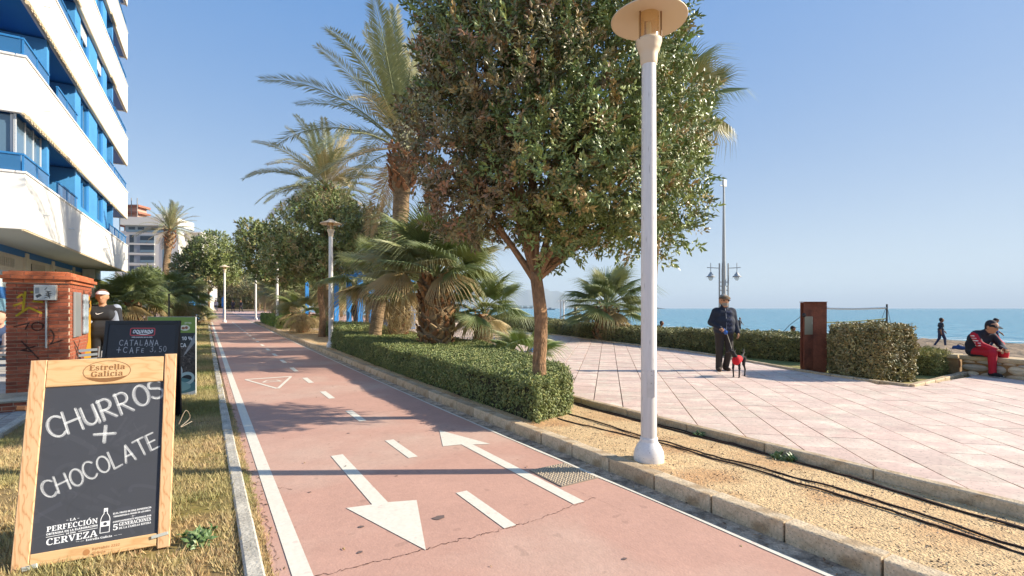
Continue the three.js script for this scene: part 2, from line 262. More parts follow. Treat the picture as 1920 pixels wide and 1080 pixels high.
// promenade: base sheet and slabs laid at their own angle
const outerKerb = [[-6, -46], [-4, -40], [-0.5, -30], [1.66, -24.7], [4.0, -19.5], [5.75, -15.8], [6.42, -12.6], [6.62, -11.2], [6.98, -10.0], [7.35, -9.05], [9.75, -10.4], [10.15, -10.95]];
const promEdge = (t) => [...[-8, 0, 8, 20, 44].map((s) => xz(s, t)), ...outerKerb, [10.9, -8.8], [12.2, -4], [14, 4]];
const promPoly = promEdge(5.05);
struct('promenade', flat(promEdge(5.32), 0.045), MAT.promBase);
{
  const g = struct('promenade_paving'), W = 0.437, a = 0.193, ca = Math.cos(a), sa = Math.sin(a), all = []; R = rng(21);
  const clip = (q, px, pz, nx, nz) => { const o = []; q.forEach((p, i) => { const r = q[(i + 1) % q.length], d = (p[0] - px) * nx + (p[1] - pz) * nz, e = (r[0] - px) * nx + (r[1] - pz) * nz; if (d >= 0) o.push(p); if (d >= 0 !== e >= 0) o.push([lerp(p[0], r[0], d / (d - e)), lerp(p[1], r[1], d / (d - e))]); }); return o; };
  const prism = (q, h) => { const pos = [], uv = []; const add = (x, y, z, u, v) => { pos.push(x, y, z); uv.push(u, v); }; for (let i = 0; i < q.length; i++) { const [x, z] = q[i], [u, w] = q[(i + 1) % q.length]; if (i && i < q.length - 1) { add(q[0][0], 0, q[0][1], ...q[0]); add(u, 0, w, u, w); add(x, 0, z, x, z); } add(x, 0, z, x, z); add(u, 0, w, u, w); add(u, -h, w, u, w + h); add(x, 0, z, x, z); add(u, -h, w, u, w + h); add(x, -h, z, x, z + h); } return tri(pos, uv); };
  const [ex, ez] = xz(0, 5.155);
  for (let i = -40; i < 70; i++) for (let j = -10; j < 110; j++) {
    const u = i * W, v = -j * W - 1.5, x = ca * u - sa * v, z = sa * u + ca * v, gap = 0.0075;
    if (z > -2.2 || Math.abs(x) > -z * 1.12 + 0.6) continue;
    let q = [[-1, -1], [-1, 1], [1, 1], [1, -1]].map(([p, r]) => { const a1 = u + p * (W / 2 - gap), b1 = v + r * (W / 2 - 0.0015); return [ca * a1 - sa * b1, sa * a1 + ca * b1]; });
    q = clip(q, ex, ez, -UZ, UX);
    if (!inPoly(x, z, promPoly) && ![[0.2, 0], [-0.2, 0], [0, 0.2], [0, -0.2]].some(([p, r]) => inPoly(x + p, z + r, promPoly))) continue;
    for (let k = 0; k < outerKerb.length - 1 && q.length; k++) { const A = outerKerb[k], D = outerKerb[k + 1], dx = D[0] - A[0], dz = D[1] - A[1], l = Math.hypot(dx, dz), m = ((x - A[0]) * dx + (z - A[1]) * dz) / l / l; if (m < -0.05 || m > 1.05 || Math.abs((x - A[0]) * -dz + (z - A[1]) * dx) / l > 0.6) continue; q = clip(q, A[0], A[1], -dz / l, dx / l); }
    if (q.length > 2) all.push([x, z, q.map(([p, r]) => [p - x, r - z])]);
  }
  all.sort((p, q) => p[0] ** 2 + p[1] ** 2 - q[0] ** 2 - q[1] ** 2);
  const lists = MAT.tiles.map(() => []);
  all.forEach(([x, z, q], n) => {
    const y = gy(x, z) + 0.103 + rr(-0.002, 0.002), rx = rr(-0.003, 0.003), rz = rr(-0.003, 0.003), geo = prism(q, 0.05); const uv = geo.attributes.uv; for (let i = 0; i < uv.count; i++) uv.setXY(i, uv.getX(i) + x, uv.getY(i) + z);
    if (n < 300) part(g, 'paving_slab', geo, pick(MAT.tiles), [x, y, z], [rx, 0, rz]);
    else pick(lists).push(geo.applyMatrix4(place(V(x, y, z), new THREE.Quaternion().setFromEuler(new THREE.Euler(rx, 0, rz)), 1)));
  });
  part(g, 'far_slabs', mergeGeometries(lists.map((l) => merge(l)), true), MAT.tiles).userData.kind = 'stuff';
}
{ // low kerb along the seaward edge of the promenade
  const g = struct('kerb'); R = rng(31); const L = 0.5, crv = new THREE.CatmullRomCurve3(outerKerb.slice(1, 10).map(([x, z]) => V(x, 0, z)), false, 'centripetal'), legs = [[crv.getSpacedPoints(Math.round(crv.getLength() / L))], [new THREE.LineCurve3(V(7.35, 0, -9.05), V(10.15, 0, -10.95)).getSpacedPoints(6)]];
  for (const [pts] of legs) for (let i = 1; i < pts.length; i++) { const p = pts[i - 1], q = pts[i], l = p.distanceTo(q), o = part(g, 'kerb_stone', texCache.k5 ??= BB(0.49, 0.2, 0.12, 0.012), pick(MAT.kerbs), [(p.x + q.x) / 2, gy(p.x, p.z) - 0.055 + rr(-0.004, 0.004), (p.z + q.z) / 2]); o.rotation.y = Math.atan2(-(q.z - p.z), q.x - p.x); o.scale.x = l / 0.5; }
}
{ // planted strip behind it
  const off = (k) => outerKerb.map(([x, z], i) => { const a = outerKerb[Math.max(0, i - 1)], b = outerKerb[Math.min(outerKerb.length - 1, i + 1)]; const dx = b[0] - a[0], dz = b[1] - a[1], l = Math.hypot(dx, dz); return [x - dz / l * k, z + dx / l * k]; });
  struct('seaward_bed', flat([...outerKerb.slice(0, 10), [9.75, -10.4], [10.15, -10.95], [10.6, -12.8], [9.6, -15], [7, -20], [4, -27], [0, -36], [-3, -46]], 0.06), MAT.lawn);
}
// beach and sea
{
  const S = [], T = []; for (let s = -60; s <= 300; s += s > -10 && s < 60 ? 0.5 : 6) S.push(s); for (let t = 9; t <= 64; t += 0.5) T.push(t);
  const pos = [], uv = [], idx = [];
  S.forEach((s, i) => T.forEach((t, j) => { const [x, z] = xz(s, t), y = gy(x, z) - 0.12 - 1.36 * clamp((t - 17) / 44) + sstep(15, 19, t) * (1 - sstep(54, 59, t)) * (0.34 * (fbm(s * 0.7, t * 0.7, 999, 3) - 0.5) + 0.26 * (vn(s * 1.9, t * 1.9) - 0.5)); pos.push(x, y, z); uv.push(t, s); if (i && j) { const a = (i - 1) * T.length + j - 1, b = a + T.length; idx.push(a, a + 1, b, a + 1, b + 1, b); } }));
  struct('beach', tri(pos, uv, idx), MAT.sand);
  const wave = gray(1024, (u, v) => 0.6 * fbm(u * 10, v * 34, 2048, 4) + 0.4 * fbm(u * 40 + 3, v * 90, 4096, 3), { rep: 60 });
  const q = (s, t) => { const [x, z] = xz(s, t); return [x, -1.3, z]; }, c = [[-9000, 56], [30000, 56], [30000, 42000], [-9000, 42000]];
  const sea = struct('sea'); part(sea, 'water', tri(c.flatMap(([s, t]) => q(s, t)), c.flat(), [0, 1, 2, 0, 2, 3]), M(new THREE.Color(0.085, 0.27, 0.34), { roughness: 0.22, bumpMap: wave, bumpScale: 1.1, phys: 1, specularIntensity: 0.75 }));
  const foam = (t0, w, seed, h) => { const p = [], id = []; let n = 0; for (let s = -20; s < 260; s += 0.8, n++) { const m = t0 + 1.2 * (fbm(s * 0.06, seed, 999, 3) - 0.5), ww = w * (0.2 + 1.3 * vn(s * 0.35, seed * 3)), a = xz(s, m), b = xz(s, m + ww); p.push(a[0], h, a[1], b[0], h, b[1]); if (n) { const o = 2 * n - 2; id.push(o, o + 1, o + 2, o + 1, o + 3, o + 2); } } return tri(p, null, id); };
  part(sea, 'foam', foam(58.2, 0.9, 3, -1.285), M(0xdfe6e6, { roughness: 0.9 })); part(sea, 'foam', foam(61.2, 0.5, 8, -1.29), M(0xc8d8dc, { roughness: 0.9 }));
}
{ // far shore: hazy hills, a pale strip of low land, the breakwater
  const ridge = (d, x0, x1, n, hf, depth) => { const pos = [], idx = [], rows = 6; for (let j = 0; j <= rows; j++) for (let i = 0; i <= n; i++) { const k = i / n, x = lerp(x0, x1, k), v = j / rows; pos.push(x, -2 + hf(k) * Math.sin(v * Math.PI) ** 0.8 * (0.7 + 0.6 * fbm(i * 0.35, j * 0.8 + 9, 999, 3)), -d - depth * v); if (i && j) { const a = (j - 1) * (n + 1) + i - 1, b = a + n + 1; idx.push(a, a + 1, b, a + 1, b + 1, b); } } return tri(pos, null, idx); };
  struct('hills', ridge(11000, -4200, 3500, 110, (k) => 620 * (1 - sstep(0.5, 1, k)) * (0.55 + 0.6 * fbm(k * 9, 2, 99, 4)) + 12, 2600), M(0x6f6f5c, { roughness: 1 }));
  struct('low_shore', merge([B(1500, 12, 120, -620, 3, -3200), ...Array.from({ length: 26 }, (_, i) => B(22 + 20 * hash(i, 3), 10 + 16 * hash(i, 7), 20, -900 + i * 41, 10, -3150))]), M(0xcfc4b2, { roughness: 1 }));
  solo('breakwater', uvm(new THREE.CylinderGeometry(14, 22, 13, 4).rotateY(Math.PI / 4).scale(16, 1, 0.6)), M(0x4d4a47, { roughness: 1 }), 'long dark stone breakwater on the horizon behind the fan palm', 'breakwater', [570.65, 0, -2500]);
}

// ---------- plants ----------
const leafMat = (o = {}) => M(0xffffff, { roughness: 0.55, transmission: 0.3, thickness: 0, ...o });
MAT.leaf = leafMat({ roughness: 0.42, transmission: 0.12 }); MAT.hedgeLeaf = leafMat({ roughness: 0.55, transmission: 0.1 }); MAT.grass = leafMat({ roughness: 0.8, transmission: 0.3 });
MAT.bark = M(0, { map: tex(512, (u, v) => { const g = 0.8 + 0.5 * fbm(u * 24, v * 10, 1024, 4) * (0.7 + 0.5 * fbm(u * 60, v * 14, 1024, 2)), k = fbm(u * 5, v * 7, 35, 3); return [lerp(0.50, 0.60, k) * g, lerp(0.39, 0.46, k) * g, lerp(0.29, 0.33, k) * g]; }, { rep: 0.7 }), roughness: 0.95, bumpMap: gray(256, (u, v) => fbm(u * 28, v * 9, 252, 4), { rep: 0.5 }), bumpScale: 0.025 });
MAT.palmBark = M(0, { map: mottle(256, hex(0x8a7358), { rep: 0.6, fine: 0.25, coarse: 0.2 }), roughness: 1, bumpMap: gray(256, (u, v) => fbm(u * 6, v * 40, 240, 3), { rep: 0.8 }), bumpScale: 0.03 });
// a leaf: folded along its rib and curved back; base at the origin, pointing along +y
function leafInto(pos, m, len, wid, curl) {
  const q = [[0, 0, 0], [-wid * 0.5, len * 0.45, wid * 0.16], [0, len * 0.5, -wid * 0.05], [wid * 0.5, len * 0.45, wid * 0.16], [0, len, curl * len]].map(([x, y, z]) => V(x, y, z).applyMatrix4(m));
  for (const t of [[0, 2, 1], [0, 3, 2], [1, 2, 4], [2, 3, 4]]) for (const i of t) pos.push(q[i].x, q[i].y, q[i].z);
}
const eul = (x, y, z) => new THREE.Quaternion().setFromEuler(new THREE.Euler(x, y, z, 'YXZ'));
function sprig(n, twig, len, wid, seed) {   // leaves spiralling up a short twig, densest at its tip
  const r = rng(seed), pos = [];
  for (let i = 0; i < n; i++) { const k = ((i + 0.5) / n) ** 0.75, m = place(V((r() - 0.5) * 0.05, twig * k, (r() - 0.5) * 0.05), eul(lerp(1.3, 0.4, k) + (r() - 0.5) * 1.1, i * 2.4 + r(), (r() - 0.5) * 0.5), 1); leafInto(pos, m, len * (0.75 + 0.5 * r()), wid * (0.8 + 0.4 * r()), 0.1 + 0.25 * r()); }
  return tri(pos);
}
function tuftGeo(n, h, spread, seed) { const r = rng(seed), pos = []; for (let i = 0; i < n; i++) { const a = r() * 6.283, d = Math.sqrt(r()) * spread, x = Math.cos(a) * d, z = Math.sin(a) * d, b = r() * 6.283, l = h * (0.5 + 0.7 * r()), w = 0.003 + 0.003 * r(), lx = Math.cos(a + r()) * l * 0.7 * r(), lz = Math.sin(a + r()) * l * 0.7 * r(); pos.push(x - Math.cos(b) * w, 0, z - Math.sin(b) * w, x + Math.cos(b) * w, 0, z + Math.sin(b) * w, x + lx, l, z + lz); } return tri(pos); }
const vary = (c, k) => { const g = 1 + (R() - 0.5) * k; return c.map((x) => x * g * (1 + (R() - 0.5) * k * 0.3)); };
const rdir = () => { const z = rr(-1, 1), a = rr(0, 6.283), q = Math.sqrt(1 - z * z); return V(q * Math.cos(a), z, q * Math.sin(a)); };

{ // grass of the verge: straw near the camera, greener further on
  R = rng(77); const g1 = tuftGeo(9, 0.052, 0.045, 1), g2 = tuftGeo(8, 0.06, 0.09, 2), m1 = [], c1 = [], m2 = [], c2 = [];
  const col = (s, t) => { const g = clamp(-0.05 + sstep(4.5, 9, s) * 0.5 + (fbm(s * 1.3, t * 1.3 + 20, 999, 3) - 0.5) * 2.2); return vary([lerp(0.58, 0.27, g), lerp(0.44, 0.29, g), lerp(0.22, 0.085, g)], 0.5); };
  const put = (m, c, s, t, k) => { const p = P(s, t, 0); p.y = E(s) + 0.0 + 0.035 * (vn(s * 1.3 + 5, t * 1.3 + 50) - 0.3); m.push(place(p, eul(0, rr(0, 6.28), 0), V(k, k * rr(0.5, 1.2), k))); c.push(col(s, t)); };
  for (let i = 0; i < 30000; i++) { const s = 0.4 + 10 * R() ** 1.15, t = rr(-1.98, 0.19); if (fbm(s * 2.1, t * 2.1 + 9, 999, 3) < 0.37 && R() < 0.75) continue; put(m1, c1, s, t, rr(0.6, 1.1)); }
  for (let i = 0; i < 11000; i++) put(m2, c2, rr(9, 24), rr(-1.98, 0.19), rr(0.9, 1.5));
  for (let i = 0; i < 9000; i++) put(m2, c2, rr(24, 40), rr(-7, 0.19), rr(1.2, 2.2));
  for (let i = 0; i < 2600; i++) put(m1, c1, rr(0, 9), pick([rr(0.13, 0.2), rr(0.29, 0.345)]), rr(0.35, 0.8));
  const go = inst(scene, 'verge_grass', g1, MAT.grass, m1, c1); go.userData.label = 'short dry straw grass of the verge beside the chalkboards'; go.userData.category = 'grass';
  const gf = inst(scene, 'far_grass', g2, MAT.grass, m2, c2); gf.userData.label = 'greener grass further along the verge and the far lawn'; gf.userData.category = 'grass';
  // small green weeds in the verge and by the edging
  const wg = sprig(9, 0.06, 0.06, 0.03, 9);
  const weed = (s, t, n, r, h, label) => { const o = thing('weed', label, 'plant', P(s, t, h).toArray()), m = [], c = []; for (let i = 0; i < n; i++) { const a = rr(0, 6.28), d = r * Math.sqrt(R()); m.push(place(V(Math.cos(a) * d, -0.02, Math.sin(a) * d), facing(V(Math.cos(a) * d / r, 1.1, Math.sin(a) * d / r).normalize(), rr(0, 6)), rr(0.6, 1.2))); c.push(vary([0.12, 0.19, 0.06], 0.5)); } inst(o, 'leaves', wg, MAT.leaf, m, c); };
  weed(2.95, 0.08, 26, 0.1, 0.02, 'leafy green weed in the dry verge beside the pale kerb');
  weed(3.9, -0.05, 14, 0.1, 0.02, 'small green weed in the straw grass further from the camera');
  weed(2.75, 4.96, 16, 0.06, 0.02, 'green weed sprouting at the foot of the promenade edging');
  weed(3.75, 4.99, 10, 0.05, 0.02, 'tiny weed at the promenade edging behind the lamp post');
}
{ // crumbs and grit on the sandy bed, fallen leaves along the left kerb and the gutter
  R = rng(91); const peb = new THREE.IcosahedronGeometry(0.008, 0).scale(1, 0.6, 0.8), m = [], c = [], lf = []; leafInto(lf, place(V(0, 0, 0), eul(1.4, 0, 0), 1), 0.05, 0.022, 0.3); const lg = tri(lf), ml = [], cl = [];
  for (let i = 0; i < 16000; i++) { const s = -1.5 + 9 * R(), t = rr(3.42, 5.04), p = P(s, t, soilH(s, t)), k = 0.25 + 0.9 * R() ** 3; m.push(place(p, eul(rr(0, 3), rr(0, 6), 0), k)); c.push(R() < 0.42 ? vary([0.15, 0.10, 0.06], 0.6) : vary([0.58, 0.44, 0.28], 0.4)); }
  const o = inst(scene, 'grit', peb, M(0xffffff, { roughness: 1 }), m, c); tag(o, 'grit and small stones strewn over the sandy planting bed', 'gravel');
  for (let i = 0; i < 900; i++) { const a = R(), s = rr(-1, 14), t = a < 0.45 ? rr(0.29, 0.42) : a < 0.75 ? rr(3.1, 3.27) : a < 0.9 ? rr(3.45, 5) : rr(0.5, 3); const h = t > 3.3 ? soilH(s, t) + 0.006 : 0.006; if (a >= 0.9 && R() < 0.6) continue; ml.push(place(P(s, t, h), eul(rr(-0.4, 0.4), rr(0, 6.28), rr(-0.4, 0.4)), rr(0.35, 0.9))); cl.push(vary(pick([[0.26, 0.15, 0.07], [0.17, 0.10, 0.05], [0.4, 0.27, 0.12]]), 0.4)); }
  const q = inst(scene, 'fallen_leaves', lg, MAT.grass, ml, cl); tag(q, 'brown fallen leaves lying along the kerbs of the path', 'leaves');
}
function clusterGeo(n, r, len, wid, seed) { const q = rng(seed), pos = []; for (let i = 0; i < n; i++) leafInto(pos, place(V((q() - 0.5) * r, (q() - 0.5) * r, (q() - 0.5) * r), eul((q() - 0.2) * 1.8, q() * 6.28, q() * 1.5), 1), len * (0.7 + 0.6 * q()), wid, 0.15); return tri(pos); }
const hedgeGeo = clusterGeo(9, 0.07, 0.036, 0.02, 4), hedgeGeoBig = clusterGeo(8, 0.13, 0.07, 0.036, 6);
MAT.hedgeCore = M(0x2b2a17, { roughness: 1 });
// a clipped hedge over a footprint polygon [[x, z], ...]
function hedge(label, poly, h, { dens = 620, geo = hedgeGeo, cols = [[0.209, 0.247, 0.075], [0.310, 0.323, 0.098], [0.132, 0.165, 0.052]], y0 = 0.05, round = 0.08, bump = 0.05, group, name = 'hedge', cat = 'hedge' } = {}) {
  const cx = poly.reduce((a, p) => a + p[0], 0) / poly.length, cz = poly.reduce((a, p) => a + p[1], 0) / poly.length, by = gy(cx, cz);
  const o = thing(name, label, cat, [cx, by, cz], 0, group), m = [], c = [], L = poly.map(([x, z]) => [x - cx, z - cz]);
  const shrink = L.map(([x, z]) => { const l = Math.hypot(x, z), k = Math.max(0.3, (l - 0.12) / l); return new THREE.Vector2(x * k, -z * k); });
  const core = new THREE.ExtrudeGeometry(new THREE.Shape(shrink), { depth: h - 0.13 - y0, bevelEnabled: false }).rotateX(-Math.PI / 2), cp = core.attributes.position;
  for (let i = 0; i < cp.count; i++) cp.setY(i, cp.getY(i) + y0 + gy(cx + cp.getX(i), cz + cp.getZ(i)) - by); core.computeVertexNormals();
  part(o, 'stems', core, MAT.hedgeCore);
  const hh = (x, z) => gy(cx + x, cz + z) - by + h + bump * 2 * (fbm((x + cx) * 1.1, (z + cz) * 1.1, 999, 3) - 0.5);
  let per = 0, area = 0; for (let i = 0; i < L.length; i++) { const [a, b] = L[i], [d, e] = L[(i + 1) % L.length]; per += Math.hypot(d - a, e - b); area += a * e - d * b; } area = Math.abs(area) / 2;
  const add = (p, n) => { const d = n.clone().add(rdir().multiplyScalar(0.75)).normalize(); m.push(place(p, facing(d, rr(0, 6.28)), rr(0.7, 1.25))); c.push(vary(R() < 0.55 ? cols[0] : R() < 0.6 ? cols[1] : cols[2], 0.45)); };
  const xs = L.map((p) => p[0]), zs = L.map((p) => p[1]), x0 = Math.min(...xs), x1 = Math.max(...xs), z0 = Math.min(...zs), z1 = Math.max(...zs);
  for (let i = 0, n = area * dens; i < n;) { const x = rr(x0, x1), z = rr(z0, z1); if (!inPoly(x, z, L)) continue; i++; add(V(x, hh(x, z) - rr(0, 0.05) - 0.02, z), V(rr(-0.2, 0.2), 1, rr(-0.2, 0.2))); }
  const sgn = (() => { let a = 0; for (let i = 0; i < L.length; i++) { const p = L[i], q = L[(i + 1) % L.length]; a += p[0] * q[1] - q[0] * p[1]; } return Math.sign(a); })();
  for (let i = 0; i < L.length; i++) {
    const [a, b] = L[i], [d, e] = L[(i + 1) % L.length], l = Math.hypot(d - a, e - b), nx = (e - b) / l * sgn, nz = -(d - a) / l * sgn;
    for (let j = 0; j < l * h * dens * 1.15; j++) { const k = R(), v = R(), x = lerp(a, d, k), z = lerp(b, e, k), y = lerp(y0 + gy(cx + x, cz + z) - by, hh(x, z), v), bul = 0.06 * (fbm((x + z) * 1.5 + cx, y * 2.5, 999, 2) - 0.5) - round * v ** 6 - 0.04 * (1 - v) ** 3 - rr(0, 0.05); add(V(x + nx * bul, y, z + nz * bul), V(nx, 0.25, nz).normalize()); }
  }
  inst(o, 'leaves', geo, MAT.hedgeLeaf, m, c); return o;
}
const PT = (l) => l.map(([s, t]) => xz(s, t));
R = rng(101);
hedge('broad clipped green hedge beside the path with fan palms growing out of it', PT([[5.05, 3.52], [5.35, 4.35], [6.35, 5.02], [9.4, 5.7], [10, 6.1], [17.2, 6.1], [17.2, 3.62], [12, 3.55]]), 0.63, { dens: 640 });
hedge('dark hedge block behind the second lamp post and the tree trunk', PT([[19.2, 4.5], [19.2, 6.3], [24.5, 6.3], [24.5, 4.8]]), 0.62, { dens: 260, geo: hedgeGeoBig });
hedge('small bright green hedge beside the path far off by the third lamp post', PT([[30.2, 3.55], [30.2, 6], [40, 6], [40, 3.5]]), 0.72, { dens: 170, geo: hedgeGeoBig, cols: [[0.202, 0.300, 0.063], [0.310, 0.390, 0.081], [0.139, 0.210, 0.046]] });
{ // hedge along the seaward kerb, in clipped lengths
  const cl = [[-1.6, -33.2], [0.6, -28.2], [2.5, -24.6], [4.7, -20.2], [6.5, -17.1], [7.75, -14.8], [9.1, -13.2]], w = [0.9, 0.8, 0.75, 0.75, 0.8, 0.8, 0.8], off = (i, k) => { const a = cl[Math.max(0, i - 1)], b = cl[Math.min(cl.length - 1, i + 1)], dx = b[0] - a[0], dz = b[1] - a[1], l = Math.hypot(dx, dz); return [cl[i][0] - dz / l * k * w[i], cl[i][1] + dx / l * k * w[i]]; };
  const cols = [[0.202, 0.203, 0.069], [0.326, 0.292, 0.103], [0.132, 0.128, 0.046]];
  ['low hedge far off on the seaward kerb behind the thin tree trunk', null, 'rough low hedge on the seaward kerb right of the short fan palm', null, 'dark clipped hedge behind the man with the dog and the rust pillar'].forEach((label, i, l) => { if (!label) return; const a = [0, 0, 2, 2, 4][i], b = [2, 2, 4, 4, 6][i], up = [], dn = []; for (let k = a; k <= b; k++) { up.push(off(k, 1)); dn.unshift(off(k, -1)); } hedge(label, [...up, ...dn], [0.78, 0, 0.68, 0, 0.74][i], { dens: [150, 0, 220, 0, 330][i], geo: hedgeGeoBig, cols, bump: 0.09 }); });
  hedge('large boxy brown green bush right of the rust coloured pillar', [[6.95, -10.35], [7.35, -9.75], [8.15, -9.95], [8.45, -10.5], [8.2, -11.2], [7.3, -11.25]], 1.13, { dens: 520, geo: hedgeGeoBig, cols: [[0.264, 0.217, 0.086], [0.419, 0.338, 0.149], [0.155, 0.150, 0.052]], bump: 0.07, name: 'box_bush', cat: 'bush', round: 0.12 });
  hedge('low spreading yellow green juniper in front of the stone wall', [[8.75, -11.0], [9.3, -10.75], [10.0, -11.2], [10.05, -11.9], [9.4, -12.3], [8.7, -11.8]], 0.55, { dens: 420, geo: clusterGeo(10, 0.16, 0.1, 0.014, 12), cols: [[0.310, 0.300, 0.086], [0.434, 0.375, 0.115], [0.139, 0.150, 0.046]], bump: 0.16, name: 'juniper_bush', cat: 'bush', round: 0.3 });
}

// ---------- broad-leaved trees ----------
const sprigs = [1, 2, 3].map((k) => sprig(14, 0.27, 0.088, 0.042, 40 + k)), farSprig = sprig(10, 0.3, 0.19, 0.085, 61);
function tree(label, pos, trunk, rad, blobs, n, { geo = sprigs, cols, limbs = true, group, scale = [0.8, 1.25], name = 'broadleaf_tree', bark = MAT.bark, inner = 0.5 } = {}) {
  const o = thing(name, label, 'tree', pos, 0, group), top = trunk[trunk.length - 1];
  part(o, 'trunk', tube(spline(trunk, 16), Array.from({ length: 17 }, (_, i) => lerp(rad[0], rad[1], i / 16) * (i < 2 ? 1.12 - i * 0.06 : 1)), 12, 0.16), bark);
  if (limbs) blobs.forEach((b) => { const e = V(...b.c), mid = top.clone().lerp(e, 0.5).add(V(rr(-0.15, 0.15), -0.05, rr(-0.15, 0.15))); part(o, 'limb', tube(spline([top.clone().add(V(0, -0.12, 0)), mid, e], 8), Array.from({ length: 9 }, (_, i) => lerp(rad[1] * 0.62, 0.012, i / 8)), 7, 0.2), bark); });
  const tot = blobs.reduce((a, b) => a + (b.r[0] * b.r[1] * b.r[2]) ** 0.667, 0), geos = Array.isArray(geo) ? geo : [geo], ms = geos.map(() => []), cs = geos.map(() => []);
  blobs.forEach((b) => { const k = Math.round(n * (b.r[0] * b.r[1] * b.r[2]) ** 0.667 / tot);
    for (let i = 0; i < k; i++) {
      const d = rdir(), f = Math.pow(lerp(inner ** 3, 1, R()), 1 / 3) * (0.84 + 0.32 * fbm(d.x * 2.2 + b.c[0] * 3 + 9, d.y * 2.2 + d.z * 1.7 + b.c[1] * 3 + 5, 999, 2)), p = V(b.c[0] + d.x * b.r[0] * f, b.c[1] + d.y * b.r[1] * f, b.c[2] + d.z * b.r[2] * f);
      let deep = false; for (const q of blobs) if (q !== b && ((p.x - q.c[0]) / q.r[0]) ** 2 + ((p.y - q.c[1]) / q.r[1]) ** 2 + ((p.z - q.c[2]) / q.r[2]) ** 2 < 0.3) deep = true;
      if (deep && R() < 0.7) continue;
      const g = Math.floor(R() * geos.length), out = d.clone().multiplyScalar(1).add(V(0, 0.55, 0)).add(rdir().multiplyScalar(0.6)).normalize();
      ms[g].push(place(p, facing(out, rr(0, 6.28)), rr(...scale))); const pal = b.cols || cols; cs[g].push(vary(pal[Math.floor(R() ** 1.4 * pal.length)], 0.4));
    } });
  const cr = new THREE.Group(); cr.name = 'crown'; cr.userData.kind = 'stuff'; o.add(cr);
  geos.forEach((g, i) => inst(cr, 'foliage', g, MAT.leaf, ms[i], cs[i])); return o;
}
const green = [[0.204, 0.258, 0.082], [0.244, 0.309, 0.096], [0.166, 0.216, 0.073], [0.331, 0.383, 0.126], [0.390, 0.289, 0.112]], rust = [[0.235, 0.205, 0.095], [0.20, 0.205, 0.09], [0.29, 0.21, 0.105], [0.36, 0.215, 0.115], [0.22, 0.175, 0.085]], olive = [[0.175, 0.214, 0.066], [0.236, 0.278, 0.086], [0.332, 0.370, 0.113], [0.210, 0.222, 0.079]], grove = [[0.209, 0.251, 0.083], [0.272, 0.297, 0.103], [0.163, 0.203, 0.070], [0.310, 0.259, 0.110]];
R = rng(202);
{ // the big tree beside the lamp post
  const b = (x, y, z, rx, ry, rz, cols) => ({ c: [x, y, z], r: [rx, ry, rz || rx], cols });
  tree('large dense evergreen tree with reddish leaves rising out of the hedge beside the lamp', [0.40, 0.06, -6.95], [V(0, 0, 0), V(-0.015, 0.7, 0), V(0.01, 1.35, 0.02), V(-0.07, 2.0, 0)], [0.105, 0.085], [
    b(-0.25, 4.5, 0.1, 1.25, 1.2, 1.35, [...rust, ...green]), b(-1.15, 3.75, 0.1, 0.78, 0.85, 0.95, rust), b(-0.8, 4.9, 0, 0.95, 1.0, 1.05, [...green, ...rust]), b(0.75, 4.75, -0.1, 1.15, 1.2, 1.25),
    b(0.05, 5.7, 0, 1.35, 0.95, 1.3), b(1.2, 5.5, 0, 0.9, 0.9, 1.0), b(-0.95, 5.7, 0.1, 0.8, 0.8, 0.9), b(0.15, 3.45, 0.25, 1.1, 0.95, 1.1), b(0.95, 3.25, 0.2, 0.85, 0.85, 1.0), b(1.5, 3.05, -0.1, 0.78, 0.85, 0.85), b(1.65, 3.95, -0.2, 0.78, 0.95, 0.9), b(-0.45, 3.15, 0.2, 0.62, 0.62, 0.8, rust), b(0.5, 2.75, -0.1, 0.6, 0.45, 0.7), b(-1.05, 2.95, -0.2, 0.5, 0.48, 0.6, rust), b(0.12, 2.45, 0, 0.42, 0.35, 0.4), b(0, 6.5, 0, 1.0, 0.6, 0.9)], 9000, { cols: green, inner: 0.5, scale: [0.68, 1.08] });
}
const grp = 'trees along the right of the path';
tree('dark round tree behind the second lamp post beside the path', [-8.38, 0.27, -21.6], [V(0, 0, 0), V(0.05, 0.9, 0), V(-0.05, 1.9, 0), V(0, 2.6, 0)], [0.15, 0.12], [{ c: [-0.7, 4.3, 0], r: [1.5, 1.5, 1.5] }, { c: [0.7, 4.6, 0.2], r: [1.3, 1.5, 1.4] }, { c: [-1.6, 3.5, 0], r: [1.0, 1.0, 1.2] }, { c: [0.1, 5.6, 0], r: [1.2, 1.0, 1.1] }, { c: [1.7, 3.9, 0], r: [0.95, 1.0, 1.1] }, { c: [0.1, 3.2, 0.3], r: [1.2, 0.8, 1.2] }, { c: [2.1, 4.9, -0.4], r: [0.9, 0.9, 0.9] }], 3000, { geo: farSprig, cols: grove, group: grp, scale: [0.6, 1.0] });
tree('tall bushy tree left of the round tree on the right side of the path', [-15.30, 0.5, -32], [V(0, 0, 0), V(0, 1.5, 0), V(0.1, 3, 0)], [0.16, 0.1], [{ c: [-0.9, 4.6, 0], r: [1.5, 1.7, 1.5] }, { c: [0.6, 5.0, 0], r: [1.5, 1.5, 1.5] }, { c: [-1.6, 5.6, 0], r: [0.9, 1.1, 0.9] }, { c: [0.3, 3.5, 0], r: [1.7, 1.0, 1.5] }, { c: [1.6, 4.0, 0], r: [1.1, 1.2, 1.1] }], 2300, { geo: farSprig, cols: grove, group: grp, scale: [0.8, 1.3] });
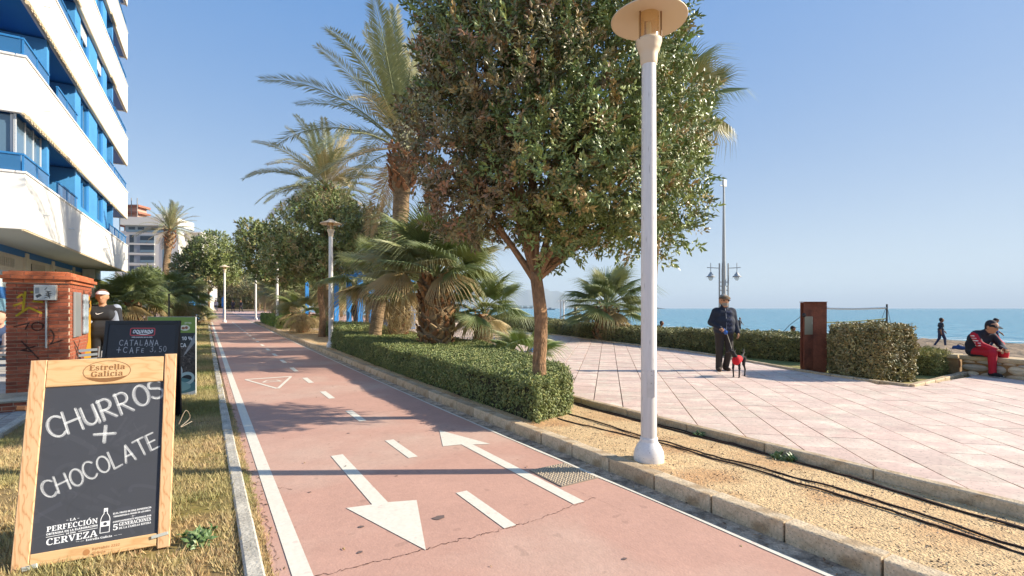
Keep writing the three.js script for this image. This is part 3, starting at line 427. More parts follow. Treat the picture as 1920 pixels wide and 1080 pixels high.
tree('pale green tree standing on the left edge of the path', [-24.43, 0.5, -39.5], [V(0, 0, 0), V(0.02, 1.2, 0), V(0, 2.4, 0)], [0.11, 0.08], [{ c: [0.3, 5.4, 0], r: [1.7, 1.6, 1.7], cols: olive }, { c: [-1.5, 4.4, 0], r: [1.2, 1.3, 1.4] }, { c: [1.2, 4.2, 0], r: [1.2, 1.3, 1.3], cols: olive }, { c: [0, 3.5, 0.3], r: [1.6, 0.9, 1.4] }], 2600, { geo: farSprig, cols: grove, scale: [0.75, 1.2] });
tree('leafy tree top seen between the two date palms', [-7.92, 0.3, -27], [V(0, 0, 0), V(0, 1.5, 0), V(0, 3.2, 0)], [0.14, 0.1], [{ c: [0, 5.2, 0], r: [1.2, 1.2, 1.2] }, { c: [-0.9, 4.4, 0], r: [1.0, 1.0, 1.0] }, { c: [0.8, 4.3, 0], r: [1.1, 1.0, 1.0] }], 1000, { geo: farSprig, cols: grove, group: grp, scale: [0.6, 1.1] });
tree('round pale shrub tree behind the dark board among low palms', [-24.57, 0.4, -33], [V(0, 0, 0), V(0, 0.6, 0), V(0, 1.2, 0)], [0.1, 0.08], [{ c: [0, 2.7, 0], r: [1.3, 1.1, 1.2], cols: olive }, { c: [0.9, 2.1, 0], r: [0.9, 0.8, 0.9] }], 900, { geo: farSprig, cols: grove, scale: [0.6, 1.0] });
[[535, 62, 4.2, 2.6], [560, 58, 5, 3], [640, 50, 4, 2.8], [520, 85, 7, 4], [415, 120, 6, 4], [590, 80, 7, 4.5], [690, 75, 6, 4], [340, 75, 5, 3.5], [428, 112, 9, 6], [462, 118, 10, 6], [492, 110, 9, 6], [398, 108, 9, 6], [445, 125, 8, 6], [478, 104, 6, 5]].forEach(([px, d, h, r], i) => tree(['small far tree at the end of the path', 'far tree behind the third lamp post', 'far tree seen beneath the round tree', 'tall far tree beyond the walkers', 'most distant tree where the path vanishes', 'far tree behind the pergola', 'far tree behind the pergola posts on the right', 'far tree at the foot of the white building', 'distant golden green tree behind the middle walker', 'tallest distant tree behind the rightmost walker', 'distant tree right of the far walkers', 'distant tree left of the far lamp', 'farthest tree glimpsed between the distant ones', 'low distant tree right of the rightmost walker'][i], [(px - 960) / 920 * d, 0.0135 * d, -d], [V(0, 0, 0), V(0, h * 0.25, 0), V(0, h * 0.5, 0)], [0.16, 0.1], [{ c: [0, h * 0.72, 0], r: [r * 0.7, h * 0.28, r * 0.7] }, { c: [-r * 0.5, h * 0.55, 0], r: [r * 0.5, h * 0.2, r * 0.5] }, { c: [r * 0.5, h * 0.58, 0], r: [r * 0.5, h * 0.22, r * 0.5] }, ...(d > 100 ? [{ c: [-r * 0.3, h * 0.24, 0], r: [r * 0.6, h * 0.24, r * 0.5] }, { c: [r * 0.4, h * 0.26, 0], r: [r * 0.5, h * 0.26, r * 0.5] }] : [])], d > 100 ? 900 : 480, { geo: farSprig, cols: i > 7 ? [[0.36, 0.31, 0.14], [0.28, 0.28, 0.12], [0.42, 0.33, 0.17], [0.22, 0.24, 0.10]] : i % 2 ? olive : [...grove, [0.28, 0.2, 0.10]], scale: [1.5, 2.6], group: 'trees at the far end of the path' }));

// ---------- palms ----------
function frond({ len, a0, droop, nL, ll, lw = 0.03, seed }) {   // a feather leaf arching out along +x
  const r = rng(seed), pts = [], pos = []; let p = V(0, 0, 0); const N = 24;
  for (let i = 0; i <= N; i++) { const k = i / N, a = a0 - droop * k ** 1.4; pts.push(p.clone()); p = p.clone().add(V(Math.cos(a), Math.sin(a), 0.02 * (r() - 0.5)).multiplyScalar(len / N)); }
  const crv = new THREE.CatmullRomCurve3(pts);
  for (let i = 0; i < nL; i++) for (const sd of [-1, 1]) {
    const k = 0.2 + 0.8 * (i + r() * 0.6) / nL, q = crv.getPoint(Math.min(1, k)), t = crv.getTangent(Math.min(1, k)), n = V(-t.y, t.x, 0), l = ll * Math.pow(Math.sin(Math.PI * Math.min(0.97, 0.14 + 0.8 * k)), 0.55) * (0.75 + 0.4 * r()), f = lerp(0.6, 1.2, k);
    const d = t.clone().multiplyScalar(f).add(V(0, 0, sd)).add(n.multiplyScalar(0.55 * (r() - 0.1))).normalize(), m = q.clone().add(d.clone().multiplyScalar(l * 0.45)), e = q.clone().add(d.clone().multiplyScalar(l)).add(V(0, -0.12 * l, 0)), w = t.clone().multiplyScalar(lw / 2);
    pos.push(q.x, q.y, q.z, m.x + w.x, m.y + w.y, m.z + w.z, m.x - w.x, m.y - w.y, m.z - w.z, m.x + w.x, m.y + w.y, m.z + w.z, e.x, e.y, e.z, m.x - w.x, m.y - w.y, m.z - w.z);
  }
  const ra = tube(pts.filter((_, i) => i % 3 === 0), Array.from({ length: 9 }, (_, i) => lerp(0.035, 0.006, i / 8)), 4); return merge([tri(pos), ra]);
}
const frondMats = [[0.293, 0.298, 0.146], [0.364, 0.343, 0.178], [0.247, 0.273, 0.124], [0.468, 0.381, 0.194]].map((c) => leafMat({ color: new THREE.Color(...c), roughness: 0.6, transmission: 0.22 }));
const strawMat = leafMat({ color: new THREE.Color(0.40, 0.30, 0.165), roughness: 0.8, transmission: 0.25 }), stubMats = [0x8a5f40, 0xa17a52, 0x75512f, 0x9a8262].map((c) => M(c, { roughness: 0.95 }));
const stubGeo = (() => { const s = new THREE.Shape(); s.moveTo(-0.06, 0); s.lineTo(0.06, 0); s.lineTo(0.035, 0.14); s.lineTo(0.015, 0.2); s.lineTo(-0.02, 0.19); s.lineTo(-0.035, 0.13); s.closePath(); return uvm(new THREE.ExtrudeGeometry(s, { depth: 0.03, bevelEnabled: true, bevelThickness: 0.012, bevelSize: 0.01, bevelSegments: 1 })); })();
function stubs(o, y0, y1, rf, n, s = 1, merged = false) {   // old leaf bases spiralling up a palm trunk
  const l = []; for (let i = 0; i < n; i++) { const k = i / n, y = lerp(y0, y1, k), a = i * 2.39996 + rr(-0.12, 0.12), r = rf(k) * 0.96, q = new THREE.Quaternion().setFromEuler(new THREE.Euler(rr(0.3, 0.6), Math.PI / 2 - a, (i % 2 ? 1 : -1) * rr(0.35, 0.75), 'YXZ')), sc = s * rr(0.8, 1.15); if (merged) l.push(stubGeo.clone().applyMatrix4(place(V(Math.cos(a) * r, y, Math.sin(a) * r), q, sc))); else { const m = part(o, 'leaf_base', stubGeo, pick(stubMats), [Math.cos(a) * r, y, Math.sin(a) * r]); m.quaternion.copy(q); m.scale.setScalar(sc); } }
  if (merged) part(o, 'leaf_bases', l, stubMats[0]).userData.kind = 'stuff';
}
function datePalm(label, pos, h, r0, fl, n, { lean = 0, seed = 1, bias = 0, stubN = 60, name = 'date_palm', nL = 70, dead = 0 } = {}) {
  R = rng(seed); const o = thing(name, label, 'palm tree', pos, 0, 'palm trees'), tp = [0, 0.25, 0.5, 0.75, 1].map((k) => V(lean * k * k, h * k, 0));
  part(o, 'trunk', tube(spline(tp, 18), Array.from({ length: 19 }, (_, i) => r0 * (i < 2 ? 1.2 : i > 14 ? 1 + (i - 14) * 0.11 : 0.92 + 0.03 * (i % 2))), 14, 0.22), MAT.palmBark);
  const hd = new THREE.Group(); hd.name = 'head'; hd.position.set(lean, h, 0); o.add(hd);
  stubs(hd, -1.3, 0.35, (k) => r0 * lerp(1.05, 1.5, Math.sin(k * 2.6)), stubN, 1.25 * r0 / 0.3, true);
  const vs = [1.42, 1.15, 0.85, 0.5, 0.15, -0.3].map((a0, i) => frond({ len: fl * [0.92, 1, 1.05, 1.05, 1, 0.9][i], a0, droop: [0.35, 0.7, 1.05, 1.15, 1.1, 0.8][i], nL, ll: fl * 0.15, lw: 0.042, seed: seed * 10 + i }));
  for (let i = 0; i < n; i++) { const k = (i + 0.5) / n, v = Math.min(5, Math.floor(k ** (1 + bias) * 6)), f = part(hd, 'frond', vs[v], v >= 5 && R() < 0.6 ? strawMat : pick(frondMats), [0, rr(0.1, 0.35), 0], [rr(-0.14, 0.14), i * 2.39996 + rr(-0.25, 0.25), rr(-0.12, 0.12)]); f.scale.setScalar(rr(0.85, 1.08)); f.rotation.order = 'YXZ'; }
  return o;
}
datePalm('tallest date palm, its crown partly hidden by the big tree', [-3.98, 0.13, -17.2], 6.75 , 0.3, 4.6, 50, { seed: 3, lean: 0.15, bias: 0.75, nL: 105 });
datePalm('shorter date palm with a full round crown left of the tallest one', [-9.46, 0.25, -25], 7.15, 0.3, 3.6, 60, { seed: 8, bias: -0.2, nL: 95 });
datePalm('slim date palm in front of the white apartment block far left', [-29.77, 0.5, -42], 7.48 , 0.27, 2.7, 46, { seed: 13, lean: 0.5, stubN: 40, bias: 0.25, nL: 40 });

function fan(n, L, pet, open, droop, seed) {   // a fan leaf on its stalk, lying along +x
  const r = rng(seed), pos = []; const at = (a, l, dy) => [pet + Math.cos(a) * l, dy, Math.sin(a) * l], push = (...q) => q.forEach((p) => pos.push(...p));
  for (let i = 0; i < n; i++) {
    const a = lerp(-open, open, (i + 0.5) / n), d = open / n, l = L * (0.72 + 0.28 * Math.cos(a * 0.62)) * (0.92 + 0.16 * r()), mid = l * 0.40, y = (x) => -droop * l * (x * x), c = Math.sin(Math.abs(a)) * 0.12 * l, tw = (r() - 0.5) * 0.06;
    const bs = at(a, 0, 0), m0 = at(a - d, mid, y(0.5) + c * 0.5 - 0.012), m1 = at(a, mid * 1.03, y(0.5) + c * 0.5 + 0.014), m2 = at(a + d, mid, y(0.5) + c * 0.5 - 0.012), e0 = at(a + tw - d * 0.2, l * 0.8, y(0.82) + c * 0.7), e1 = at(a + tw + d * 0.2, l * 0.8, y(0.82) + c * 0.7), tp = at(a + tw * 2, l * 0.98, y(1.15) + c * 0.7 - droop * l * 0.35 * r());
    push(bs, m1, m0, bs, m2, m1, m0, m1, e0, m1, e1, e0, m1, m2, e1, e0, e1, tp);
  }
  return merge([tri(pos), tube([V(0, 0, 0), V(pet * 0.5, pet * 0.04, 0), V(pet, 0, 0)], [0.022, 0.016, 0.01], 4)]);
}
const fanVs = [fan(46, 0.85, 0.85, 2.1, 0.4, 1), fan(46, 0.9, 0.9, 2.2, 0.6, 2), fan(42, 0.8, 0.8, 1.9, 0.25, 3), fan(36, 0.85, 0.7, 1.8, 0.9, 4)];
const fanMats = [[0.247, 0.286, 0.092], [0.305, 0.318, 0.124], [0.202, 0.254, 0.086], [0.390, 0.362, 0.162]].map((c) => leafMat({ color: new THREE.Color(...c), roughness: 0.5, transmission: 0.32 })), deadFan = [[0.546, 0.419, 0.216], [0.468, 0.337, 0.151], [0.611, 0.495, 0.270]].map((c) => leafMat({ color: new THREE.Color(...c), roughness: 0.8, transmission: 0.25 })), brightFan = leafMat({ color: new THREE.Color(0.24, 0.31, 0.075), roughness: 0.5, transmission: 0.4 });
function fanPalm(label, pos, h, r0, n, s, { seed = 1, low = -0.5, dead = 0.15, skirt = 0, each = 0, lean = 0, mats = fanMats, name = 'fan_palm', el1 = 1.35, fat = true, cat = 'palm tree', cut = null } = {}) {
  R = rng(seed); const o = thing(name, label, cat, pos, 0, 'palm trees');
  if (h > 0.15) {
    part(o, 'trunk', tube(spline([V(0, -0.05, 0), V(lean * 0.3, h * 0.4, 0), V(lean, h, 0)], 12), Array.from({ length: 13 }, (_, i) => r0 * (fat ? 0.72 + 0.34 * Math.sin(0.5 + i / 12 * 2.1) : 1)), 12, 0.2), MAT.palmBark);
    if (each) stubs(o, 0.0, h + 0.1, (k) => r0 * (0.72 + 0.38 * Math.sin(0.5 + k * 2.1)), each, 0.85 * (r0 / 0.4)); else if (fat) stubs(o, 0, h + 0.1, (k) => r0 * (0.72 + 0.38 * Math.sin(0.5 + k * 2.1)), 60, 0.9 * (r0 / 0.4), true);
  }
  const hd = new THREE.Group(); hd.name = 'head'; hd.position.set(lean, h, 0); o.add(hd);
  for (let i = 0; i < n; i++) {
    const k = (i + 0.5) / n, el = lerp(el1, low, k ** 0.85) + rr(-0.12, 0.12), az = i * 2.39996 + rr(-0.25, 0.25), old = k > 1 - dead; if (cut && cut(az % 6.2832)) continue;
    const f = part(hd, old ? 'dead_leaf' : 'fan_leaf', fanVs[old ? 3 : Math.floor(R() * 3)], old ? pick(deadFan) : pick(mats), [0, rr(-0.05, 0.1), 0]); f.rotation.order = 'YZX'; f.rotation.set(rr(-0.5, 0.5), -az, el); f.scale.setScalar(s * rr(0.8, 1.12));
  }
  for (let i = 0; i < skirt; i++) { const az = i * 2.39996, f = part(hd, 'dead_leaf', fanVs[3], pick(deadFan), [0, rr(-0.5, -0.05), 0]); f.rotation.order = 'YZX'; f.rotation.set(rr(-0.3, 0.3), -az, rr(-1.45, -1.15)); f.scale.setScalar(s * rr(0.6, 0.85)); }
  return o;
}
fanPalm('big fan palm with a thick shaggy trunk growing out of the clipped hedge', [-1.98, 0.05, -12.8], 2.3, 0.40, 46, 1.25, { seed: 4, each: 210, low: 0.12, dead: 0.07, skirt: 0 });
fanPalm('small dark fan palm just right of the thick trunked palm', [-0.80, 0.05, -13.4], 1.35, 0.24, 26, 0.82, { seed: 6, low: -0.5, each: 60, mats: [fanMats[0], fanMats[2], fanMats[2]], dead: 0.2 });
fanPalm('low bright fan plant at the back of the hedge near the thin tree trunk', [0.32, 0.05, -11.6], 0.35, 0.12, 15, 0.62, { seed: 7, low: 0, dead: 0, mats: [brightFan, fanMats[1]], fat: false, name: 'fan_palm', cat: 'plant' });
fanPalm('fan palm with a pale shaggy skirt behind the hedge left of the thick trunk', [-3.73, 0.1, -16.2], 2.1, 0.3, 28, 1.05, { seed: 9, low: -0.6, dead: 0.25, skirt: 16 });
fanPalm('leaning fan palm behind the thick trunked palm reaching left over the hedge', [-4.30, 0.1, -15.2], 2.3, 0.2, 13, 1.15, { seed: 19, low: -0.2, dead: 0.1, fat: false, lean: 0.3 });
fanPalm('short fan palm with a dark trunk on the seaward kerb by the water', [3.98, 0.05, -20.8], 1.5, 0.46, 34, 1.3, { seed: 12, each: 70, low: -0.35, dead: 0.1, mats: [fanMats[0], fanMats[1], fanMats[2]] });
fanPalm('tall fan palm whose leaves show right of the lamp pole above the tree', [6.15, -0.05, -22], 10.47, 0.13, 30, 1.9, { seed: 15, low: -0.7, dead: 0.15, fat: false, lean: 1.1 });
fanPalm('dry fan palm slumped beside the tree trunk and the second lamp', [-10.44, 0.28, -24.5], 0.9, 0.3, 20, 0.95, { seed: 16, low: -0.5, dead: 0.5, skirt: 3, each: 40 });
fanPalm('largest dark fan palm behind the black menu board', [-20.90, 0.35, -27], 1.5, 0.4, 40, 1.3, { seed: 17, low: -0.3, dead: 0.12, mats: [fanMats[2], fanMats[0]] });
fanPalm('dark fan palm clump left of the black menu board top', [-24.29, 0.35, -30], 1.3, 0.3, 30, 1.3, { seed: 18, low: -0.3, dead: 0.15, mats: [fanMats[2]] });
fanPalm('bushy fan palm on the far lawn right of the slim date palm', [-22.13, 0.4, -33], 1.5, 0.36, 34, 1.25, { seed: 20, low: -0.5, dead: 0.2 });
fanPalm('small fan palm on the far lawn at the foot of the date palm', [-21.70, 0.4, -31], 2.2, 0.2, 24, 1.1, { seed: 21, low: -0.4, dead: 0.1, mats: [fanMats[2]] });
fanPalm('little palm tuft at the corner of the lawn beside the path', [-21.77, 0.4, -34], 0.3, 0.15, 18, 0.8, { seed: 22, low: 0, dead: 0.1, fat: false });
R = rng(5);
[[512, 60, 5], [497, 76, 7.5], [520, 52, 3.5], [545, 47, 3.2], [575, 52, 5.5], [436, 105, 8], [458, 112, 9], [486, 92, 6], [532, 75, 7], [605, 60, 4.5], [620, 44, 3.4]].forEach(([px, d, h], i) => fanPalm(['far fan palm with a dry skirt right of the walkers', 'tall far fan palm above the walkers', 'squat far fan palm by the small bright hedge', 'squat dry fan palm behind the third lamp post', 'far fan palm seen under the bushy tree', 'tall slim fan palm where the path vanishes', 'tallest slim fan palm where the path vanishes', 'far fan palm between the walkers and the hedge', 'far fan palm rising behind the dry ones', 'far fan palm behind the tree trunk', 'dry fan palm behind the first pergola posts'][i], [(px - 960) / 920 * d, 0.0125 * d, -d], h * 0.75, 0.22, 24, 1.6, { seed: 40 + i, low: -0.8, dead: 0.3, skirt: 5, fat: false, mats: [fanMats[3], fanMats[1], fanMats[0]] }));

// ---------- street lamps ----------
const PT_TURN = 0.5598;   // local x runs across the path, local -z along it
{
  MAT.lampWhite = M(0, { map: mottle(256, hex(0xdad6d2), { rep: 1.6, fine: 0.03, coarse: 0.06, speck: 0.003, tint: hex(0xcfcac4) }), roughness: 0.45 });
  MAT.lampCream = M(0xdac6ab, { roughness: 0.55 });
  const lampGlass = M(0xf4e2bd, { transmission: 0.85, thickness: 0, roughness: 0.25, ior: 1.45 }), screwMat = M(0x8a6a45, { roughness: 0.6 });
  const lamp = (label, pos, k = 1) => {
    const o = thing('street_lamp', label, 'street lamp', pos, 0, 'white street lamps along the path');
    part(o, 'base', LA([[0.001, -0.03], [0.135, -0.03], [0.14, 0.0], [0.143, 0.05], [0.135, 0.1], [0.112, 0.15], [0.088, 0.185], [0.083, 0.2], [0.083, 0.225], [0.074, 0.23]], 32), MAT.lampWhite);
    part(o, 'pole', LA([[0.074, 0.22], [0.0725, 2], [0.066, 3.82], [0.001, 3.82]], 28), MAT.lampWhite);
    part(o, 'access_door', B(0.07, 0.26, 0.012, 0, 0.75, 0.068), MAT.lampWhite);
    part(o, 'collar', LA([[0.066, 3.78], [0.078, 3.8], [0.082, 3.86], [0.086, 3.9], [0.10, 3.915], [0.104, 3.94], [0.114, 3.97], [0.122, 3.995], [0.122, 4.015], [0.1, 4.02], [0.001, 4.02]], 28), MAT.lampCream);
    const gl = part(o, 'lantern_glass', LA([[0.094, 4.01], [0.096, 4.15], [0.096, 4.27]], 24), lampGlass);
    part(gl, 'bulb', LA([[0.001, 4.02], [0.022, 4.03], [0.025, 4.13], [0.02, 4.19], [0.001, 4.2]], 12), M(0xe9e2d2, { roughness: 0.3 }));
    for (let i = 0; i < 3; i++) { const a = i * 2.094 + 0.5; part(o, 'stay_rod', CY(0.008, 0.008, 0.27, Math.cos(a) * 0.115, 4.13, Math.sin(a) * 0.115, 8), screwMat); }
    part(o, 'hood', LA([[0.001, 4.265], [0.12, 4.263], [0.24, 4.24], [0.335, 4.215], [0.352, 4.208], [0.356, 4.218], [0.34, 4.232], [0.25, 4.27], [0.15, 4.31], [0.1, 4.34], [0.06, 4.38], [0.001, 4.39]], 48), MAT.lampCream);
    o.scale.setScalar(k); return o;
  };
  const L = (s, t) => P(s, t, 0.09).toArray();
  lamp('nearest white lamp post standing in the sandy bed, its round hood cut by the frame', L(3.28, 3.60));
  lamp('second white lamp post at the far end of the clipped hedge', L(17.5, 3.66)); lamp('third white lamp post beside the small bright hedge', L(31.7, 3.62)); lamp('fourth white lamp post far down the right side of the path', L(45.9, 3.62));
  lamp('far white lamp post standing where the walkers cross the path', P(43.2, 1.3, 0).toArray());
}
{ // tall mast with two hanging lanterns and floodlights, behind the man with the dog
  const o = thing('light_mast', 'tall grey mast with two hanging lanterns and a floodlight above the sea', 'light mast', [12.95, -0.1, -30]), g = M(0xa9abab, { roughness: 0.45, metalness: 0.3 });
  part(o, 'pole', LA([[0.13, 0], [0.13, 4], [0.1, 4.6], [0.055, 9.1], [0.001, 9.1]], 16), g);
  for (const s of [-1, 1]) { part(o, 'side_pole', CY(0.045, 0.045, 4.4, s * 0.27, 2.2, 0), g); for (const y of [2.75, 3.0, 3.25]) part(o, 'ring_clamp', bar(V(0, y, 0), V(s * 0.29, y, 0), 0.05, 0.06), g); part(o, 'arm', bar(V(s * 0.25, 4.1, 0), V(s * 1.02, 4.14, 0), 0.045), g); part(o, 'arm_post', CY(0.022, 0.022, 0.55, s * 0.8, 4.15, 0, 8), g);
    const l = part(o, 'lantern', LA([[0.001, 3.87], [0.06, 3.86], [0.08, 3.78], [0.13, 3.74], [0.16, 3.66], [0.25, 3.6], [0.26, 3.56], [0.18, 3.57], [0.001, 3.57]], 20).translate(s * 0.8, 0, 0), g); part(l, 'lantern_glass', LA([[0.15, 3.57], [0.14, 3.46], [0.08, 3.36], [0.001, 3.33]], 16).translate(s * 0.8, 0, 0), M(0xe8eef0, { transmission: 0.7, thickness: 0, roughness: 0.2 })); }
  part(o, 'floodlight', [B(0.26, 0.42, 0.12, 0.06, 9.3, 0).rotateZ(-0.0), bar(V(-0.35, 9.12, 0), V(0.1, 9.12, 0), 0.04)], g, [0, 0, 0], [0, 0.5, 0]);
}

// ---------- menu boards on the verge ----------
const arcP = (cx, cy, rx, ry, a0, a1, n = 14) => Array.from({ length: n + 1 }, (_, i) => { const a = lerp(a0, a1, i / n); return [cx + rx * Math.cos(a), cy + ry * Math.sin(a)]; });
const PI = Math.PI, GL = { C: [arcP(0.55, 0.5, 0.5, 0.5, -0.75, -5.5)], H: [[[0.05, 0], [0.02, 1]], [[0.85, 0.02], [0.9, 1]], [[0.03, 0.52], [0.9, 0.46]]], U: [[[0.05, 0], [0.05, 0.6], ...arcP(0.42, 0.6, 0.37, 0.38, PI, 0, 8), [0.8, 0], [0.84, 1]]], R: [[[0.1, 0], [0.06, 1]], [[0.05, 0.05], ...arcP(0.4, 0.27, 0.36, 0.26, -1.4, 1.5, 8), [0.1, 0.52]], [[0.25, 0.52], [0.85, 1]]], O: [arcP(0.5, 0.5, 0.46, 0.48, -1.4, 5.1, 20)], S: [[...arcP(0.5, 0.25, 0.4, 0.25, -0.4, -3.6, 9), ...arcP(0.45, 0.73, 0.42, 0.27, -1.1, 2.7, 9)]], L: [[[0.1, 0], [0.08, 0.97], [0.75, 0.92]]], A: [[[0.02, 1], [0.42, 0], [0.85, 1]], [[0.16, 0.65], [0.72, 0.62]]], T: [[[0, 0.05], [0.95, 0]], [[0.48, 0.03], [0.5, 1]]], E: [[[0.75, 0.02], [0.1, 0.05], [0.08, 0.97], [0.8, 0.93]], [[0.1, 0.5], [0.66, 0.47]]], N: [[[0.06, 1], [0.08, 0], [0.8, 0.97], [0.82, 0]]], F: [[[0.75, 0.02], [0.1, 0.05], [0.08, 1]], [[0.1, 0.5], [0.6, 0.47]]], '3': [[...arcP(0.4, 0.25, 0.36, 0.25, -2.6, 1.5, 9), ...arcP(0.4, 0.74, 0.42, 0.26, -1.4, 2.7, 9)]], '5': [[[0.75, 0.03], [0.2, 0.05], [0.15, 0.45], ...arcP(0.4, 0.7, 0.38, 0.29, -1.6, 2.5, 9)]], '0': [arcP(0.45, 0.5, 0.38, 0.48, -1.4, 5.0, 18)], ',': [[[0.3, 0.9], [0.15, 1.15]]], "'": [[[0.6, -0.05], [0.3, 0.15]]], '+': [[[0, 0.5], [1, 0.48]], [[0.5, 0], [0.52, 1]]] };
function chalk(g, text, x0, y0, x1, y1, w, h, lw, c = '#e4e4e2', slant = 0) {   // hand lettering; each letter placed along a line
  const n = text.length, r = rng(text.length * 7 + 3), an = Math.atan2(y1 - y0, x1 - x0);
  for (let i = 0; i < n; i++) { const s = GL[text[i]]; if (!s) continue; const k = n > 1 ? i / (n - 1) : 0, cx = lerp(x0, x1, k), cy = lerp(y0, y1, k) + (r() - 0.5) * h * 0.08, a = an * 0.8 + (r() - 0.5) * 0.12, hh = h * (0.9 + 0.2 * r());
    g.save(); g.translate(cx, cy); g.rotate(a); g.lineCap = g.lineJoin = 'round'; g.strokeStyle = c;
    for (let p = 0; p < 9; p++) { g.globalAlpha = p < 2 ? 0.45 : 0.26; g.lineWidth = p < 1 ? lw : lw * (0.12 + 0.25 * r()); const ox = (r() - 0.5) * lw * 0.8, oy = (r() - 0.5) * lw * 0.8; for (const q of s) { g.beginPath(); q.forEach(([u, v], j) => { const X = (u - 0.5) * w + ox, Y = (v - 0.5) * hh + oy; j ? g.lineTo(X, Y) : g.moveTo(X, Y); }); g.stroke(); } }
    g.restore(); }
  g.globalAlpha = 1;
}
const smudge = (g, w, h, n, seed, base) => { const r = rng(seed); g.fillStyle = base; g.fillRect(0, 0, w, h); for (let i = 0; i < n; i++) { g.globalAlpha = 0.018 + 0.03 * r(); g.strokeStyle = r() < 0.7 ? '#b9bcc6' : '#000'; g.lineWidth = 4 + 40 * r(); g.beginPath(); const x = r() * w, y = r() * h; g.moveTo(x, y); g.quadraticCurveTo(x + (r() - 0.5) * 300, y + (r() - 0.5) * 260, x + (r() - 0.5) * 420, y + (r() - 0.5) * 420); g.stroke(); } g.globalAlpha = 1; };
const woodTex = (rep, c0, c1, seed) => tex(512, (u, v) => { const w = fbm(u * 5 + seed, v * 1.5, 1024, 3) * 3 + u * 5, l = Math.abs((w % 1) - 0.5) * 2, f = fbm(u * 110 + seed, v * 5, 2048, 2), k = clamp(l ** 3 * 0.7 + (f - 0.5) * 0.45); return [0, 1, 2].map((i) => lerp(c0[i], c1[i], k)); }, { rep });
const pineV = M(0, { map: woodTex(0.22, [0.84, 0.68, 0.51], [0.68, 0.47, 0.29], 3), roughness: 0.6 }), pineH = M(0, { map: woodTex(0.3, [0.84, 0.69, 0.50], [0.76, 0.57, 0.37], 9), roughness: 0.6 }); pineH.map.rotation = PI / 2;
{
  const bl = V(-2.87, 0.03, -2.81), br = V(-2.2, 0.03, -3.155), o = thing('chalk_menu_board', 'wooden framed A-board chalked CHURROS + CHOCOLATE on the dry grass', 'menu board', [(bl.x + br.x) / 2, 0.02, (bl.z + br.z) / 2], Math.atan2(0.345, 0.67));
  const lean = -0.238, W = 0.755, H = 1.235, face = new THREE.Group(); face.name = 'front_leaf'; face.rotation.x = lean; o.add(face);
  part(face, 'left_stile', BB(0.078, H, 0.032, 0.004), pineV, [-W / 2 + 0.039, 0, 0]); part(face, 'right_stile', BB(0.066, H + 0.012, 0.032, 0.004), pineV, [W / 2 - 0.033, 0, 0.004]);
  part(face, 'top_rail', BB(W - 0.15, 0.17, 0.03, 0.004), pineH, [0.004, H - 0.172, 0]); part(face, 'bottom_rail', BB(W - 0.15, 0.075, 0.03, 0.004), pineH, [0.004, 0.02, 0.0]);
  const slate = canvas(900, 1480, (g, w, h) => {
    smudge(g, w, h, 90, 5, '#3c3e45');
    chalk(g, 'CHURROS', 100, 400, 835, 108, 122, 200, 22); chalk(g, '+', 450, 505, 450, 505, 150, 145, 28); chalk(g, 'CHOCOLATE', 88, 950, 828, 612, 92, 165, 17);
    { const r = rng(12); g.fillStyle = '#3c3e45'; for (let i = 0; i < 16000; i++) { g.globalAlpha = 0.35 + 0.4 * r(); g.fillRect(r() * w, r() * 1120, 1 + 3 * r(), 1 + 3 * r()); } g.globalAlpha = 1; }
    g.fillStyle = '#f2f2f2'; g.textAlign = 'left'; const tx = (t, x, y, s, f = 'bold', fam = 'serif', mw) => { g.font = f + ' ' + s + 'px ' + fam; g.fillText(t, x, y, mw); };
    g.save(); g.translate(95, 1260); g.rotate(-0.03);
    tx('~ LA ~', 130, -6, 30); tx('PERFECCIÓN', 0, 54, 62, 'bold', 'serif', 350); tx('OBTENIDA EN LA ELABORACIÓN', 0, 84, 24, 'bold', 'sans-serif', 350); g.fillRect(0, 96, 120, 4); tx('DE UNA', 132, 104, 18, 'bold', 'sans-serif'); g.fillRect(215, 96, 135, 4); tx('CERVEZA', 0, 168, 76, 'bold', 'serif', 350);
    g.restore();
    g.strokeStyle = '#f2f2f2'; g.lineWidth = 5; g.beginPath(); g.moveTo(487, 1190); g.lineTo(487, 1232); g.quadraticCurveTo(466, 1262, 466, 1290); g.lineTo(466, 1398); g.lineTo(532, 1398); g.lineTo(532, 1290); g.quadraticCurveTo(532, 1262, 511, 1232); g.lineTo(511, 1190); g.closePath(); g.stroke(); g.fillRect(485, 1184, 28, 14); g.fillRect(487, 1205, 24, 8); g.fillRect(470, 1300, 58, 44); g.fillStyle = '#3c3e45'; g.beginPath(); g.arc(499, 1322, 14, 0, 7); g.fill(); g.fillStyle = '#f2f2f2';
    g.save(); g.translate(552, 1252); g.rotate(-0.03); tx('ES EL FRUTO DE UNA EXPERIENCIA', 0, 0, 21, 'bold', 'sans-serif', 285); tx('TRANSMITIDA A TRAVÉS DE LOS AÑOS', 4, 26, 19, 'bold', 'sans-serif', 275); tx('- y -', 130, 48, 20, 'bold'); tx('CONSTANTEMENTE MEJORADA POR', 0, 74, 20, 'bold', 'sans-serif', 285); tx('5', 0, 140, 72); tx('GENERACIONES', 44, 112, 42, 'bold', 'serif', 240); tx('DE LA FAMILIA RIVERA', 44, 140, 24, 'bold', 'serif', 240); g.restore();
    tx('~~ ––  Estrella Galicia  –– ~~', 300, 1446, 24, 'bold', 'serif', 360);
  });
  part(face, 'slate', new THREE.PlaneGeometry(0.617, 0.985).translate(0.006, 0.5875, 0), M(0, { map: slate, roughness: 0.7 }), [0, 0, 0.006]);
  part(face, 'backing_panel', B(0.63, 1.0, 0.006, 0.006, 0.58, -0.002), M(0x6b5136, { roughness: 0.9 }));
